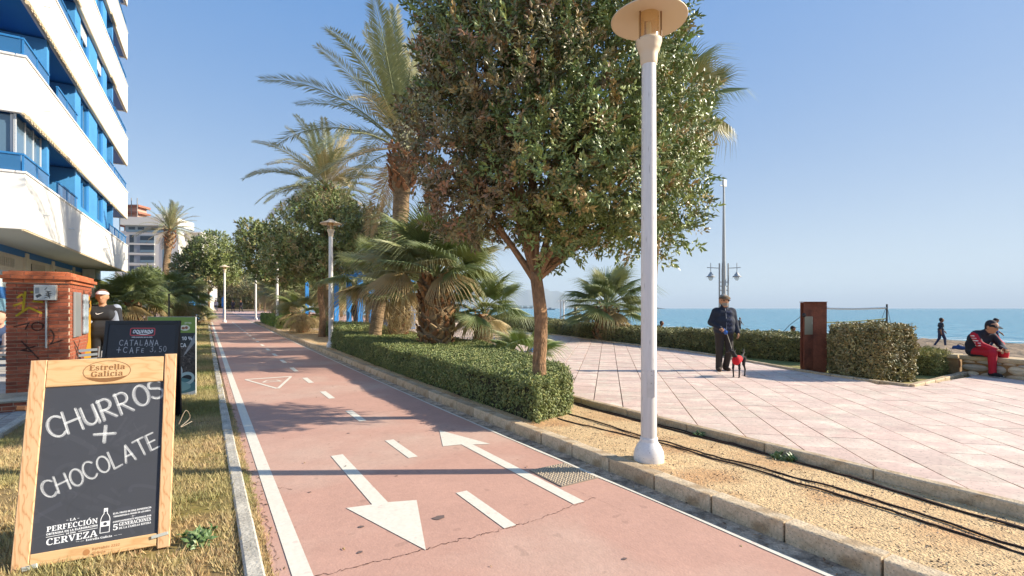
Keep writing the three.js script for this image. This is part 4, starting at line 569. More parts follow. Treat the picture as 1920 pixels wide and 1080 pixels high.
  const brand = canvas(900, 260, (g, w, h) => { g.strokeStyle = g.fillStyle = '#8b5f35'; g.lineWidth = 5; g.globalAlpha = 0.9; g.beginPath(); g.ellipse(450, 130, 190, 108, 0, 0, 7); g.stroke(); g.font = 'bold 74px serif'; g.textAlign = 'center'; g.fillText('Estrella', 450, 116); g.fillText('Galicia', 450, 182); g.globalAlpha = 0.75; g.beginPath(); g.ellipse(450, 130, 190, 108, 0, 0.5, PI - 0.5); g.quadraticCurveTo(450, 215, 617, 182); g.fill(); }), brandMat = M(0, { map: brand, transparent: true, roughness: 0.7 });
  part(face, 'brand_mark', new THREE.PlaneGeometry(0.58, 0.165).translate(0.004, H - 0.088, 0.0162), brandMat);
  part(face, 'brand_mark', new THREE.PlaneGeometry(0.34, 0.06).translate(0.08, 0.055, 0.0162), M(0, { map: canvas(680, 120, (g) => { g.fillStyle = '#b9814f'; g.globalAlpha = 0.85; g.font = 'bold 40px sans-serif'; g.fillText('Barrabés 2222', 150, 50); g.fillText('Galicia', 150, 98); g.beginPath(); g.arc(100, 60, 34, 0, 7); g.fill(); }), transparent: true, roughness: 0.7 }));
  const steel = M(0xb9bab0, { metalness: 0.2, roughness: 0.45 });
  part(face, 'clip', BB(0.09, 0.02, 0.006, 0.002), steel, [0.325, 0.07, 0.022], [0, 0, 0.13]); part(face, 'clip', BB(0.07, 0.028, 0.012, 0.004), steel, [-0.29, 0.012, 0.022], [0, 0, 0.15]); part(face, 'knob', BB(0.05, 0.03, 0.03, 0.006), M(0x5a3a20, { roughness: 0.8 }), [-0.4, 0.93, 0.01], [0, 0, -0.08]);
  const back = new THREE.Group(); back.name = 'back_leg'; back.position.set(-0.08, 1.12, -0.31); back.rotation.x = 0.16; o.add(back);
  for (const q of [-1, 1]) part(back, 'stile', BB(0.05, 1.12, 0.028, 0.004), pineV, [q * 0.16, -1.12, 0]); part(back, 'rail', BB(0.28, 0.07, 0.026, 0.004), pineH, [0, -0.12, 0]); part(back, 'rail', BB(0.28, 0.06, 0.026, 0.004), pineH, [0, -0.9, 0]);
  R = rng(4); const wire = M(0x9b8d79, { roughness: 0.6 });
  part(o, 'tie_wire', tube(spline([V(0.4, 0.74, -0.2), V(0.44, 0.83, -0.2), V(0.46, 0.77, -0.24), V(0.41, 0.72, -0.2), V(0.47, 0.74, -0.26)], 20), 0.003, 5), wire);
}
{ // black board behind it
  const o = thing('black_menu_board', 'black A-board chalked CATALANA + CAFE 3,50 behind the wooden board', 'menu board', [-5.08, 0.02, -6.6], 0.04), f = new THREE.Group(), blk = M(0x15161b, { roughness: 0.5 }); f.name = 'front_leaf'; f.rotation.x = -0.13; o.add(f);
  const W = 1.0, H = 1.37; for (const s of [-1, 1]) part(f, 'stile', BB(0.05, H, 0.035, 0.004), blk, [s * (W / 2 - 0.025), 0, 0]); part(f, 'top_rail', BB(W - 0.1, 0.05, 0.033, 0.004), blk, [0, H - 0.05, 0]); part(f, 'bottom_rail', BB(W - 0.1, 0.05, 0.033, 0.004), blk, [0, 0.03, 0]);
  part(f, 'slate', new THREE.PlaneGeometry(0.91, 1.29).translate(0, 0.69, 0.008), M(0, { map: canvas(900, 1275, (g, w, h) => { smudge(g, w, h, 50, 8, '#1b1d26'); g.strokeStyle = '#c8414a'; g.lineWidth = 13; g.beginPath(); g.roundRect(295, 70, 320, 96, 18); g.stroke(); g.fillStyle = '#f4f4f4'; g.font = 'italic bold 66px sans-serif'; g.textAlign = 'center'; g.fillText('OQUENDO', 455, 138, 270); g.strokeStyle = '#f4f4f4'; g.lineWidth = 8; g.beginPath(); g.arc(470, -60, 215, 1.05, 2.0); g.stroke(); g.font = 'bold 22px sans-serif'; g.fillText('Cafés exquisitos con un estilo', 455, 198, 275); chalk(g, 'CATALANA', 190, 268, 655, 268, 52, 74, 9, '#d9d9dc'); chalk(g, '+CAF', 165, 362, 420, 366, 56, 74, 9, '#d9d9dc'); chalk(g, 'E', 480, 372, 480, 372, 40, 52, 8, '#d9d9dc'); chalk(g, "'", 525, 335, 525, 335, 40, 40, 8, '#d9d9dc'); chalk(g, '3,50', 600, 350, 770, 350, 46, 74, 8, '#c9c9cc'); }), roughness: 0.45 }));
  const b = new THREE.Group(); b.name = 'back_leaf'; b.position.set(-0.03, H - 0.02, -0.21); b.rotation.x = 0.03; o.add(b); for (const s of [-1, 1]) part(b, 'stile', BB(0.05, H, 0.03, 0.004), blk, [s * (W / 2 - 0.03), -H, 0]); part(b, 'panel', B(W - 0.06, H - 0.1, 0.008, 0, -H / 2, 0), blk);
}
{ // coffee poster on a stand
  const o = thing('coffee_poster_stand', 'upright coffee poster with green top and a white cup behind the black board', 'poster stand', [-5.82, 0.0, -8.4], -0.05), W = 0.84, H = 1.36;
  const art = canvas(640, 1036, (g, w, h) => {
    const r = rng(6); g.fillStyle = '#16232b'; g.fillRect(0, 0, w, h); g.fillStyle = '#7d9a3d'; g.fillRect(0, 0, w, 205); g.fillStyle = '#e6e3c8'; g.font = 'bold 34px sans-serif'; g.textAlign = 'right'; g.fillText('ETTES', 590, 90); g.beginPath(); g.ellipse(500, 140, 70, 38, 0, 0, 7); g.fill(); g.fillStyle = '#a3603e'; g.beginPath(); g.ellipse(478, 144, 24, 16, 0, 0, 7); g.ellipse(522, 138, 20, 18, 0, 0, 7); g.fill();
    for (let i = 0; i < 900; i++) { const x = r() * w, y = 380 + r() * 330, a = r() * 3; g.save(); g.translate(x, y); g.rotate(a); const c = 25 + 55 * r(); g.fillStyle = `rgb(${c + 14},${c + 4},${c})`; g.beginPath(); g.ellipse(0, 0, 22, 14, 0, 0, 7); g.fill(); g.strokeStyle = '#0d0c0c'; g.lineWidth = 4; g.beginPath(); g.moveTo(-18, 0); g.quadraticCurveTo(0, 6, 18, 0); g.stroke(); if (r() < 0.3) { g.strokeStyle = '#b9b4ac'; g.lineWidth = 3; g.beginPath(); g.arc(-4, -4, 9, 3.4, 4.6); g.stroke(); } g.restore(); }
    g.fillStyle = '#f3f3f0'; g.font = 'bold 64px sans-serif'; g.fillText('10 %', 600, 300); g.font = 'bold 68px sans-serif'; g.fillText('CA', 520, 390); g.globalAlpha = 0.55; g.beginPath(); g.moveTo(640, 210); g.lineTo(470, 520); g.lineTo(520, 470); g.lineTo(640, 330); g.fill(); g.globalAlpha = 1;
    g.fillStyle = '#4f858c'; g.beginPath(); g.ellipse(380, 905, 300, 120, 0, 0, 7); g.fill(); g.fillStyle = '#cfdad8'; g.beginPath(); g.ellipse(300, 700, 170, 130, 0, 0, 7); g.fill(); g.lineWidth = 40; g.strokeStyle = '#b7cfcd'; g.beginPath(); g.ellipse(520, 800, 95, 65, -0.3, 0, 7); g.stroke(); g.fillStyle = '#86b3b3'; g.beginPath(); g.ellipse(350, 900, 230, 70, 0, 0, 7); g.fill(); g.fillStyle = '#e7ecea'; g.beginPath(); g.moveTo(250, 1000); g.quadraticCurveTo(480, 1010, 640, 950); g.lineTo(640, 1036); g.lineTo(250, 1036); g.fill();
  });
  part(o, 'poster', new THREE.PlaneGeometry(W, H).translate(0, H / 2 + 0.04, 0.013), M(0, { map: art, roughness: 0.4 })); part(o, 'board', B(W + 0.01, H + 0.01, 0.022, 0, H / 2 + 0.04, 0), M(0xb9bcb8, { roughness: 0.6 }));
  for (const s of [-1, 1]) part(o, 'foot', B(0.04, 0.04, 0.5, s * 0.3, 0.025, 0), M(0x3a3c3c, { roughness: 0.5 }));
}

// ---------- brick meter cabinet ----------
{
  const w = 0.76, L = 1.9, o = thing('brick_meter_cabinet', 'square red brick meter cabinet with graffiti at the edge of the plaza', 'brick cabinet', [-7.4, 0.0, -8.2], PT_TURN); R = rng(14);
  const bm = [0x9b5138, 0x8e4a33, 0xa55a3e, 0x86452f, 0x9a563c].map((c) => M(0, { map: mottle(128, hex(c), { rep: 0.4, fine: 0.16, coarse: 0.14 }), roughness: 0.95 })), cm = [0xc06a42, 0xb8643e, 0xc8754c].map((c) => M(0, { map: mottle(128, hex(c), { rep: 0.4, fine: 0.12, coarse: 0.12 }), roughness: 0.9 }));
  part(o, 'mortar_core', B(w - 0.02, 2.0, L - 0.02, -w / 2, 0.98, -L / 2), M(0xb39c86, { roughness: 1 }));
  const side = [], y0 = 0.2; const bl = 0.243, bh = 0.05;
  for (let c = 0; c < 29; c++) {
    const y = y0 + c * 0.0605 + bh / 2; let x = -w + (c % 2 ? 0 : -bl / 2);
    for (; x < -0.02; x += bl + 0.01) { const a = Math.max(x, -w), b = Math.min(x + bl, 0); if (b - a < 0.03) continue; part(o, 'brick', B(b - a, bh, 0.1), pick(bm), [(a + b) / 2, y, -0.05 + rr(0, 0.004)]); }
    if (c % 2 === 0) side.push(B(0.1, bh, bl / 2 - 0.01, -0.05, y, -0.11 - bl / 4 + 0.005));
    for (let z = -0.11 - (c % 2 ? 0 : bl / 2); z > -L; z -= bl + 0.01) side.push(B(0.1, bh, Math.min(bl, L + z), -0.05 + rr(0, 0.003), y, z - Math.min(bl, L + z) / 2));
  }
  part(o, 'side_bricks', side, bm[2]).userData.kind = 'stuff';
  [[0.03, 0], [0.075, 0.06], [0.03, 0.12]].forEach(([e, dy], c) => { const y = 1.965 + dy + 0.026; part(o, 'cap_core', B(w + 2 * e - 0.02, 0.056, L + 2 * e - 0.02, -w / 2, y, -L / 2), M(0xc9a088, { roughness: 1 })); for (let x = -w - e + (c % 2 ? -0.1 : 0); x < e - 0.02; x += 0.253) { const a = Math.max(x, -w - e), b = Math.min(x + 0.243, e); if (b - a > 0.03) part(o, 'cap_brick', B(b - a, 0.052, 0.11), pick(cm), [(a + b) / 2, y, e - 0.052]); } for (let z = e - 0.12; z > -L - e; z -= 0.253) { const l = Math.min(0.243, z + L + e); if (l > 0.03) part(o, 'cap_brick', B(0.11, 0.052, l), pick(cm), [e - 0.052, y, z - l / 2]); } });
  part(o, 'cap_top', B(w - 0.05, 0.02, L - 0.05, -w / 2, 2.145, -L / 2), cm[0]);
  const tagArt = canvas(512, 1024, (g) => { g.lineCap = 'round'; g.globalAlpha = 0.75; g.strokeStyle = '#b9a01f'; g.lineWidth = 22; g.beginPath(); g.moveTo(90, 120); g.quadraticCurveTo(150, 40, 140, 170); g.lineTo(60, 210); g.moveTo(200, 60); g.lineTo(280, 70); g.lineTo(220, 160); g.lineTo(290, 170); g.moveTo(80, 320); g.lineTo(180, 230); g.lineTo(280, 290); g.moveTo(150, 60); g.lineTo(130, 260); g.stroke(); g.globalAlpha = 0.8; g.strokeStyle = '#241a18'; g.lineWidth = 12; g.beginPath(); g.moveTo(60, 440); g.lineTo(180, 400); g.lineTo(150, 470); g.moveTo(300, 420); g.arc(250, 440, 46, 0, 6.3); g.moveTo(360, 480); g.quadraticCurveTo(420, 560, 360, 640); g.lineTo(460, 600); g.moveTo(120, 600); g.lineTo(200, 720); g.lineTo(120, 700); g.lineTo(230, 660); g.moveTo(150, 640); g.lineTo(260, 800); g.stroke(); });
  part(o, 'graffiti', new THREE.PlaneGeometry(0.74, 1.5).translate(-w / 2, 1.15, 0.0065), M(0, { map: tagArt, transparent: true, roughness: 0.9 }));
  const sideTag = canvas(512, 512, (g) => { const r = rng(3); g.globalAlpha = 0.6; g.fillStyle = '#d9a520'; g.beginPath(); g.moveTo(180, 512); g.lineTo(512, 512); g.lineTo(512, 60); g.lineTo(430, 40); g.lineTo(420, 300); g.fill(); g.globalAlpha = 0.75; g.fillStyle = '#3b2a22'; for (let i = 0; i < 60; i++) { g.beginPath(); g.arc(300 + r() * 200, 20 + r() * 130, 4 + 9 * r(), 0, 7); g.fill(); } g.strokeStyle = '#2b211e'; g.lineWidth = 10; for (let i = 0; i < 12; i++) { g.beginPath(); g.moveTo(60 + r() * 160, 300 + r() * 180); g.lineTo(60 + r() * 190, 280 + r() * 200); g.stroke(); } });
  part(o, 'graffiti', new THREE.PlaneGeometry(1.85, 1.7).rotateY(PI / 2).translate(0.0055, 1.08, -L / 2), M(0, { map: sideTag, transparent: true, roughness: 0.9 }));
  const metal = M(0xb4b5b0, { roughness: 0.5, metalness: 0.3 }), mb = part(o, 'meter_box', BB(0.27, 0.25, 0.1, 0.008), metal, [-0.28, 1.68, 0.05]);
  part(mb, 'sticker_and_tag', new THREE.PlaneGeometry(0.25, 0.23).translate(0, 0.125, 0.0512), M(0, { map: canvas(300, 276, (g) => { g.globalAlpha = 0.85; g.fillStyle = '#7d8488'; g.fillRect(10, 40, 60, 120); g.save(); g.translate(60, 200); g.rotate(-0.6); g.fillStyle = '#3d4145'; g.fillRect(-40, -25, 80, 50); g.restore(); g.strokeStyle = '#15171a'; g.lineWidth = 12; g.lineCap = 'round'; g.beginPath(); g.moveTo(180, 40); g.lineTo(150, 80); g.moveTo(160, 110); g.lineTo(230, 120); g.lineTo(170, 150); g.lineTo(240, 160); g.lineTo(160, 190); g.lineTo(230, 200); g.lineTo(150, 240); g.moveTo(190, 110); g.lineTo(220, 250); g.stroke(); }), transparent: true, roughness: 0.6 }));
  part(o, 'conduit', CY(0.014, 0.014, 0.78, -0.28, 1.29, 0.02, 10), metal); part(o, 'meter_door', BB(0.52, 0.78, 0.03, 0.006).rotateY(PI / 2), M(0x9fa3a2, { roughness: 0.35, metalness: 0.4 }), [0.02, 1.05, -0.5]); part(o, 'meter_door', BB(0.4, 0.74, 0.03, 0.006).rotateY(PI / 2), M(0, { map: mottle(128, hex(0x8f9aa2), { rep: 0.3, fine: 0.4, coarse: 0.4 }), roughness: 0.5 }), [0.02, 1.07, -1.2]);
  // low brick plinth in front
  const pl = thing('brick_plinth', 'low brick plinth with a concrete top at the foot of the brick cabinet', 'plinth', [-7.4, 0, -8.2], PT_TURN); part(pl, 'mortar_core', B(w + 0.28, 0.19, 0.88, -w / 2 - 0.06, 0.065, 0.46), M(0xb9a48e, { roughness: 1 }));
  for (let c = 0; c < 3; c++) for (let x = -w - 0.2 - (c % 2) * 0.12; x < 0.08; x += 0.253) { const a = Math.max(x, -w - 0.2), b = Math.min(x + 0.243, 0.08); if (b - a > 0.03) part(pl, 'brick', B(b - a, 0.05, 0.1), pick(bm), [(a + b) / 2, 0.005 + c * 0.0605 + 0.02, 0.856]); }
  part(pl, 'top_slab', BB(w + 0.3, 0.035, 0.92, 0.008), MAT.concrete, [-w / 2 - 0.06, 0.165, 0.46]);
}

// ---------- rust pillar, sea wall, irrigation ----------
{
  const o = thing('information_pillar', 'rust coloured steel information pillar with a small notice on the kerb', 'pillar', [7.02, 0.03, -11.45], -0.02), rust2 = M(0, { map: mottle(256, hex(0x8a5039), { rep: 0.9, fine: 0.14, coarse: 0.2, tint: hex(0x74422f) }), roughness: 0.85 });
  const leaf = (s) => { const sh = new THREE.Shape(); sh.moveTo(0, 0); sh.lineTo(s * 0.262, 0.085); sh.lineTo(s * 0.262, 0.10); sh.lineTo(0, 0.014); sh.closePath(); return uvm(new THREE.ExtrudeGeometry(sh, { depth: 1.66, bevelEnabled: false }).rotateX(PI / 2).translate(0, 1.66, 0)); };
  part(o, 'left_plate', leaf(-1), rust2); part(o, 'right_plate', leaf(1), rust2); part(o, 'back_plate', B(0.5, 1.655, 0.012, 0, 0.828, -0.07), rust2); part(o, 'cap_plate', B(0.535, 0.012, 0.2, 0, 1.667, 0.015), rust2);
  const n = part(o, 'notice', B(0.235, 0.42, 0.008), M(0, { map: canvas(240, 420, (g) => { g.fillStyle = '#9c937a'; g.fillRect(0, 0, 240, 420); g.fillStyle = '#5e5a49'; for (let i = 0; i < 9; i++) g.fillRect(20, 24 + i * 20, 130 + (i * 53) % 70, 7); const r = rng(2); for (let i = 0; i < 60; i++) { g.fillStyle = ['#4b5a3c', '#37352c', '#b9b096', '#6d6a55'][i % 4]; g.fillRect(20 + r() * 180, 220 + r() * 170, 14 + r() * 24, 10 + r() * 30); } }), roughness: 0.5 }), [-0.135, 1.12, 0.068], [0, 0.32, 0]);
  part(o, 'knob', new THREE.SphereGeometry(0.05, 12, 8).scale(1, 1, 0.5), M(0x2c2624, { roughness: 0.6 }), [-0.26, 1.36, 0.1]);
}
{ // low sea wall of rounded stones with a coping
  const o = thing('stone_wall', 'low rubble stone wall with a smooth coping that the man sits on', 'wall', [10.25, 0.05, -11.0], -1.29); R = rng(17); // local x runs along the wall toward the camera
  const cop = M(0, { map: mottle(256, hex(0xc2ac87), { rep: 1.2, fine: 0.08, coarse: 0.12 }), roughness: 0.9 }), mor = M(0, { map: mottle(256, hex(0x94754f), { rep: 0.6, fine: 0.15, coarse: 0.15 }), roughness: 1 }), sm = [0xcfbd9f, 0xbfa787, 0xb5a894, 0xd8c8ab, 0xbc9c7a].map((c) => M(0, { map: mottle(128, hex(c), { rep: 0.5, fine: 0.12, coarse: 0.16 }), roughness: 0.95 }));
  part(o, 'mortar_core', B(7, 0.4, 0.46, 3.5, 0.17, 0), mor); for (let i = 0; i < 6; i++) part(o, 'coping_stone', BB(1.19, 0.1, 0.56, 0.02), cop, [0.56 + i * 1.2, 0.36, 0]);
  const rows = [[0.07, 0.1], [0.215, 0.125], [0.325, 0.05]]; let k = 0;
  for (const [y, hh] of rows) for (let x = rr(0.0, 0.1); x < 6.8;) { const w = rr(0.2, 0.5), g = new THREE.IcosahedronGeometry(1, 2), p = g.attributes.position; for (let i = 0; i < p.count; i++) { const f = 0.88 + 0.25 * vn(p.getX(i) * 1.6 + k * 7, p.getY(i) * 1.6 + p.getZ(i), 999); p.setXYZ(i, p.getX(i) * f, p.getY(i) * f, p.getZ(i) * f); } g.scale(w / 2, hh * rr(0.62, 0.82), 0.065); g.computeVertexNormals(); part(o, 'stone', g, pick(sm), [x + w / 2, y + rr(-0.015, 0.015), 0.225]); x += w + 0.02; k++; }
  const e = thing('stone_wall', 'lower wall end running behind the juniper toward the beach', 'wall', [10.15, 0.02, -11.1], 2.2); part(e, 'mortar_core', B(3, 0.42, 0.4, 1.5, 0.2, 0), mor); for (let i = 0; i < 3; i++) part(e, 'coping_stone', BB(0.99, 0.09, 0.5, 0.02), cop, [0.5 + i, 0.4, 0]);
}
{ R = rng(19); const blk = M(0x3a2416, { roughness: 0.7 });
  const hose = (label, pts) => solo('irrigation_hose', tube(spline(pts.map(([x, d]) => V(x, 0, -d)), 70).map((p) => { const [s, t] = st(p.x, p.z); return V(p.x + rr(-0.006, 0.006), E(s) + soilH(s, t) + 0.01, p.z + rr(-0.004, 0.004)); }), 0.0085, 6), blk, label, 'hose', [0, 0, 0], 0, 'irrigation hoses on the sandy bed');
  hose('brown irrigation hose along the foot of the promenade edging', [[0.98, 7.85], [2.19, 5.93], [2.79, 4.94], [3.3, 3.75], [3.6, 3.2], [4.2, 2.0]]); hose('second brown hose lying beside the first along the edging', [[1.0, 7.7], [2.12, 5.9], [2.82, 4.85], [3.42, 3.5], [4.1, 2.0]]);
  hose('middle brown irrigation hose crossing the sandy bed behind the lamp', [[0.69, 7.02], [1.66, 5.45], [2.63, 4.1], [3.16, 3.03], [3.7, 2.0]]); hose('irrigation hose nearest the path kerb in the sandy bed', [[0.6, 6.5], [1.55, 5.43], [2.15, 4.6], [2.72, 3.6], [3.07, 2.94], [3.5, 2.0]]);
}

// ---------- apartment block on the left ----------
{
  const o = thing('apartment_block', 'white apartment block with blue walls and long white balcony bands', 'building', [-12.6, 0, -12.7], 2.116); R = rng(23);
  // local x runs along the facade away from the camera, local z points out over the path
  const white = M(0, { map: mottle(512, hex(0xe9e5de), { rep: 4, fine: 0.02, coarse: 0.03 }), roughness: 0.85 }), cream = M(0, { map: mottle(256, hex(0xd8cdb8), { rep: 3, fine: 0.04, coarse: 0.05 }), roughness: 0.9 }), blue = M(0, { map: mottle(256, hex(0x4a93cd), { rep: 3, fine: 0.03, coarse: 0.05 }), roughness: 0.55 }), deep = M(0x1f6fb5, { roughness: 0.5 }), grey = M(0xa9a9a4, { roughness: 0.9 }), glass = M(0x6f8ea6, { roughness: 0.06, metalness: 0.0, phys: 1, transmission: 0.35, thickness: 0 }), rail = M(0x4d93c8, { roughness: 0.1, transmission: 0.55, thickness: 0 }), frameM = M(0x2a74ae, { roughness: 0.5 }), alu = M(0xc9ccce, { roughness: 0.4 }), tan = M(0xcab798, { roughness: 0.9 }), dark = M(0x2a2d31, { roughness: 0.6 });
  const LX = 17.5, D = 12, F = 7;
  part(o, 'ground_floor_wall', B(LX - 0.6, 3.9, D - 2, LX / 2 + 0.3, 1.7, -1.75 - (D - 2) / 2), cream);
  part(o, 'core_wall', B(LX - 2.9, F * 3 + 0.4, D - 2, 1.7 + (LX - 2.9) / 2, 3.6 + F * 1.5, -1.7 - (D - 2) / 2), deep);
  for (let k = 0; k < F; k++) {
    const y = 3.6 + 3 * k, yt = y + 1.44, ys = y + 3;   // parapet bottom, parapet top, next soffit
    part(o, 'floor_slab', B(LX - 0.04, 0.22, D, LX / 2, y + 0.13, -D / 2 - 0.02), k ? deep : grey);
    part(o, 'parapet', B(LX, 1.44, 0.14, LX / 2, y + 0.72, -0.07), white); part(o, 'parapet', B(0.14, 1.44, D - 0.14, 0.07, y + 0.72, -D / 2 - 0.07), white); part(o, 'parapet', B(0.14, 1.44, 2, LX - 0.07, y + 0.72, -1.14), white);
    part(o, 'coping', B(LX + 0.06, 0.05, 0.2, LX / 2, yt + 0.025, -0.07), white); part(o, 'coping', B(0.2, 0.05, D - 0.2, 0.07, yt + 0.025, -D / 2 - 0.1), white);
    part(o, 'drip_edge', B(LX + 0.03, 0.05, 0.05, LX / 2, y - 0.02, -0.04), tan);
    for (const x of [1.6, 4.4, 7.7, 10.6, 13.6, 16.4]) part(o, 'drain_spout', CY(0.022, 0.022, 0.16).rotateX(PI / 2), alu, [x, y + 0.62, 0.07]);
    const hz = ys - yt - 0.03, yc = (ys + yt) / 2 - 0.005;
    // piers and wall panels
    for (const [x, z0, z1] of [[2.5, -0.1, -1.75], [6.06, -0.12, -1.75], [13.5, -0.1, -1.75]]) part(o, 'pier', B(0.24, hz, z0 - z1, x, yc, (z0 + z1) / 2), blue);
    for (const [a, b] of [[6.2, 6.95], [8.35, 10.0], [11.25, 12.2]]) part(o, 'wall_panel', B(b - a, hz, 0.16, (a + b) / 2, yc, -0.22), blue);
    for (const [a, b] of [[6.95, 8.35], [10, 11.25]]) { part(o, 'wall_panel', B(b - a, 0.3, 0.16, (a + b) / 2, yt + 0.2, -0.23), blue); const w = part(o, 'window', [B(b - a, 0.08, 0.1, (a + b) / 2, yt + 0.39, -0.25), B(b - a, 0.08, 0.1, (a + b) / 2, ys - 0.08, -0.25), B(0.07, hz - 0.35, 0.1, a + 0.035, yc + 0.17, -0.25), B(0.07, hz - 0.35, 0.1, b - 0.035, yc + 0.17, -0.25), B(0.06, hz - 0.35, 0.08, (a + b) / 2, yc + 0.17, -0.25)], frameM); for (const q of [0.27, 0.73]) part(w, 'pane', B((b - a) / 2 - 0.1, hz - 0.4, 0.015, lerp(a, b, q), yc + 0.18, -0.28), glass); part(w, 'reveal', B(b - a, hz - 0.3, 0.05, (a + b) / 2, yc + 0.17, -0.5), dark); if (hash(k, Math.round(a)) < 0.45) part(w, 'shutter', B(b - a - 0.1, 0.5, 0.04, (a + b) / 2, ys - 0.33, -0.21), alu); }
    // balconies: glass rail on the parapet, sliding doors behind
    for (const [a, b] of [[0.05, 2.38], [3.3, 5.94], [12.25, 13.38], [13.65, 17.4]]) {
      part(o, 'balcony_glass', B(b - a - 0.06, 0.42, 0.012, (a + b) / 2, yt + 0.27, -0.06), rail); part(o, 'handrail', B(b - a, 0.05, 0.06, (a + b) / 2, yt + 0.5, -0.06), frameM); for (let x = a + 0.03; x < b; x += 1.15) part(o, 'rail_post', B(0.035, 0.45, 0.04, x, yt + 0.25, -0.06), frameM);
      if (a > 1) { const d = part(o, 'sliding_door', [B(b - a - 0.4, 0.07, 0.06, (a + b) / 2, ys - 0.15, -1.66), B(0.07, 2.2, 0.06, a + 0.25, ys - 1.25, -1.66), B(0.07, 2.2, 0.06, b - 0.25, ys - 1.25, -1.66), B(0.05, 2.2, 0.06, (a + b) / 2, ys - 1.25, -1.66)], alu); part(d, 'pane', B(b - a - 0.5, 2.1, 0.01, (a + b) / 2, ys - 1.25, -1.655), glass); }
    }
    part(o, 'balcony_glass', B(0.012, 0.42, 2.6, 0.06, yt + 0.27, -1.4), rail); part(o, 'handrail', B(0.06, 0.05, 4.4, 0.06, yt + 0.5, -2.3), frameM);
    part(o, 'wall_panel', B(3.2, hz, 0.2, 15.6, yc, -1.6), white);
    if (k !== 1) { // the corner terrace is glazed in
      for (const x of [0.12, 0.85, 1.55, 2.25]) part(o, 'glazing_post', B(0.04, hz, 0.05, x, yc, -0.22), alu); part(o, 'glazing', B(2.2, hz - 0.05, 0.012, 1.2, yc, -0.22), glass);
      for (const z of [-0.3, -1.5, -2.7, -3.9]) part(o, 'glazing_post', B(0.05, hz, 0.05, 0.2, yc, z), alu); part(o, 'glazing', B(0.012, hz - 0.05, 3.7, 0.2, yc, -2.15), glass);
      part(o, 'interior_wall', B(0.1, hz, 6, 1.62, yc, -3.6), cream);
    }
    for (const [a, b] of k === 1 ? [[0.1, 6]] : [[0.1, 6], [12.3, 13.5]]) { const n = Math.round((b - a) / 0.12), pts = []; part(o, 'awning_roll', [CY(0.055, 0.055, b - a, 0, 0, 0, 10).rotateZ(PI / 2).translate((a + b) / 2, ys - 0.07, 0.02), ...Array.from({ length: n }, (_, i) => B(0.1, 0.04 + 0.02 * (i % 3), 0.012, a + 0.06 + i * 0.12, ys - 0.12, 0.04 + 0.02 * (i % 2)))], tan); }
  }
  part(o, 'roof', B(LX - 1, 0.3, D - 1, LX / 2, 3.6 + F * 3 + 0.5, -D / 2), white);
  // ground floor: vents, shutters, painted waves, end column
  for (const [a, n] of [[0.7, 9], [3.6, 14], [8.0, 9], [11.2, 9]]) { part(o, 'vent_recess', B(n * 0.17 + 0.1, 0.26, 0.03, a + n * 0.085, 3.1, -1.745), dark); for (let i = 0; i <= n; i++) part(o, 'vent_bar', B(0.07, 0.3, 0.05, a + i * 0.17, 3.1, -1.73), cream); }
  part(o, 'mural', new THREE.PlaneGeometry(8, 2.6).translate(4.8, 1.5, -1.735), M(0, { map: canvas(1024, 333, (g) => { g.fillStyle = '#c9d3d6'; g.fillRect(0, 0, 1024, 333); g.fillStyle = '#8fbdd2'; g.beginPath(); g.moveTo(0, 120); g.bezierCurveTo(150, 40, 250, 180, 420, 110); g.bezierCurveTo(600, 40, 760, 160, 1024, 80); g.lineTo(1024, 333); g.lineTo(0, 333); g.fill(); g.fillStyle = '#2f66a5'; g.beginPath(); g.moveTo(0, 60); g.bezierCurveTo(120, 150, 260, 40, 420, 90); g.bezierCurveTo(520, 30, 700, 130, 1024, 60); g.lineTo(1024, 90); g.bezierCurveTo(700, 170, 520, 90, 420, 130); g.bezierCurveTo(260, 90, 120, 200, 0, 110); g.fill(); g.fillStyle = '#7fb6b4'; for (let i = 0; i < 12; i++) { g.beginPath(); g.ellipse(60 + i * 84, 230 + 30 * Math.sin(i * 2), 34, 20, i, 0, 7); g.fill(); } }), roughness: 0.85 }));
  for (const x of [2.9, 7.2, 10.6, 14.2]) part(o, 'pilaster', B(0.35, 3.6, 0.12, x, 1.75, -1.72), cream);
  part(o, 'shop_shutter', B(2.6, 2.5, 0.06, 12.4, 1.3, -1.72), alu);
  const ec = part(o, 'end_column', B(1.6, 3.85, 0.5, 16.9, 1.68, -1.45), white); part(ec, 'painted_drape', new THREE.PlaneGeometry(1.1, 3.1).translate(16.95, 1.9, -1.195), M(0, { map: canvas(256, 720, (g) => { g.fillStyle = '#dfe5ea'; g.fillRect(0, 0, 256, 720); g.fillStyle = '#4f8fc4'; g.fillRect(120, 130, 110, 590); g.strokeStyle = '#3a6ea8'; g.lineWidth = 16; g.beginPath(); g.moveTo(0, 60); g.quadraticCurveTo(120, 190, 256, 120); g.stroke(); g.fillStyle = '#8db7da'; g.fillRect(150, 160, 26, 560); }), roughness: 0.8 }));
}
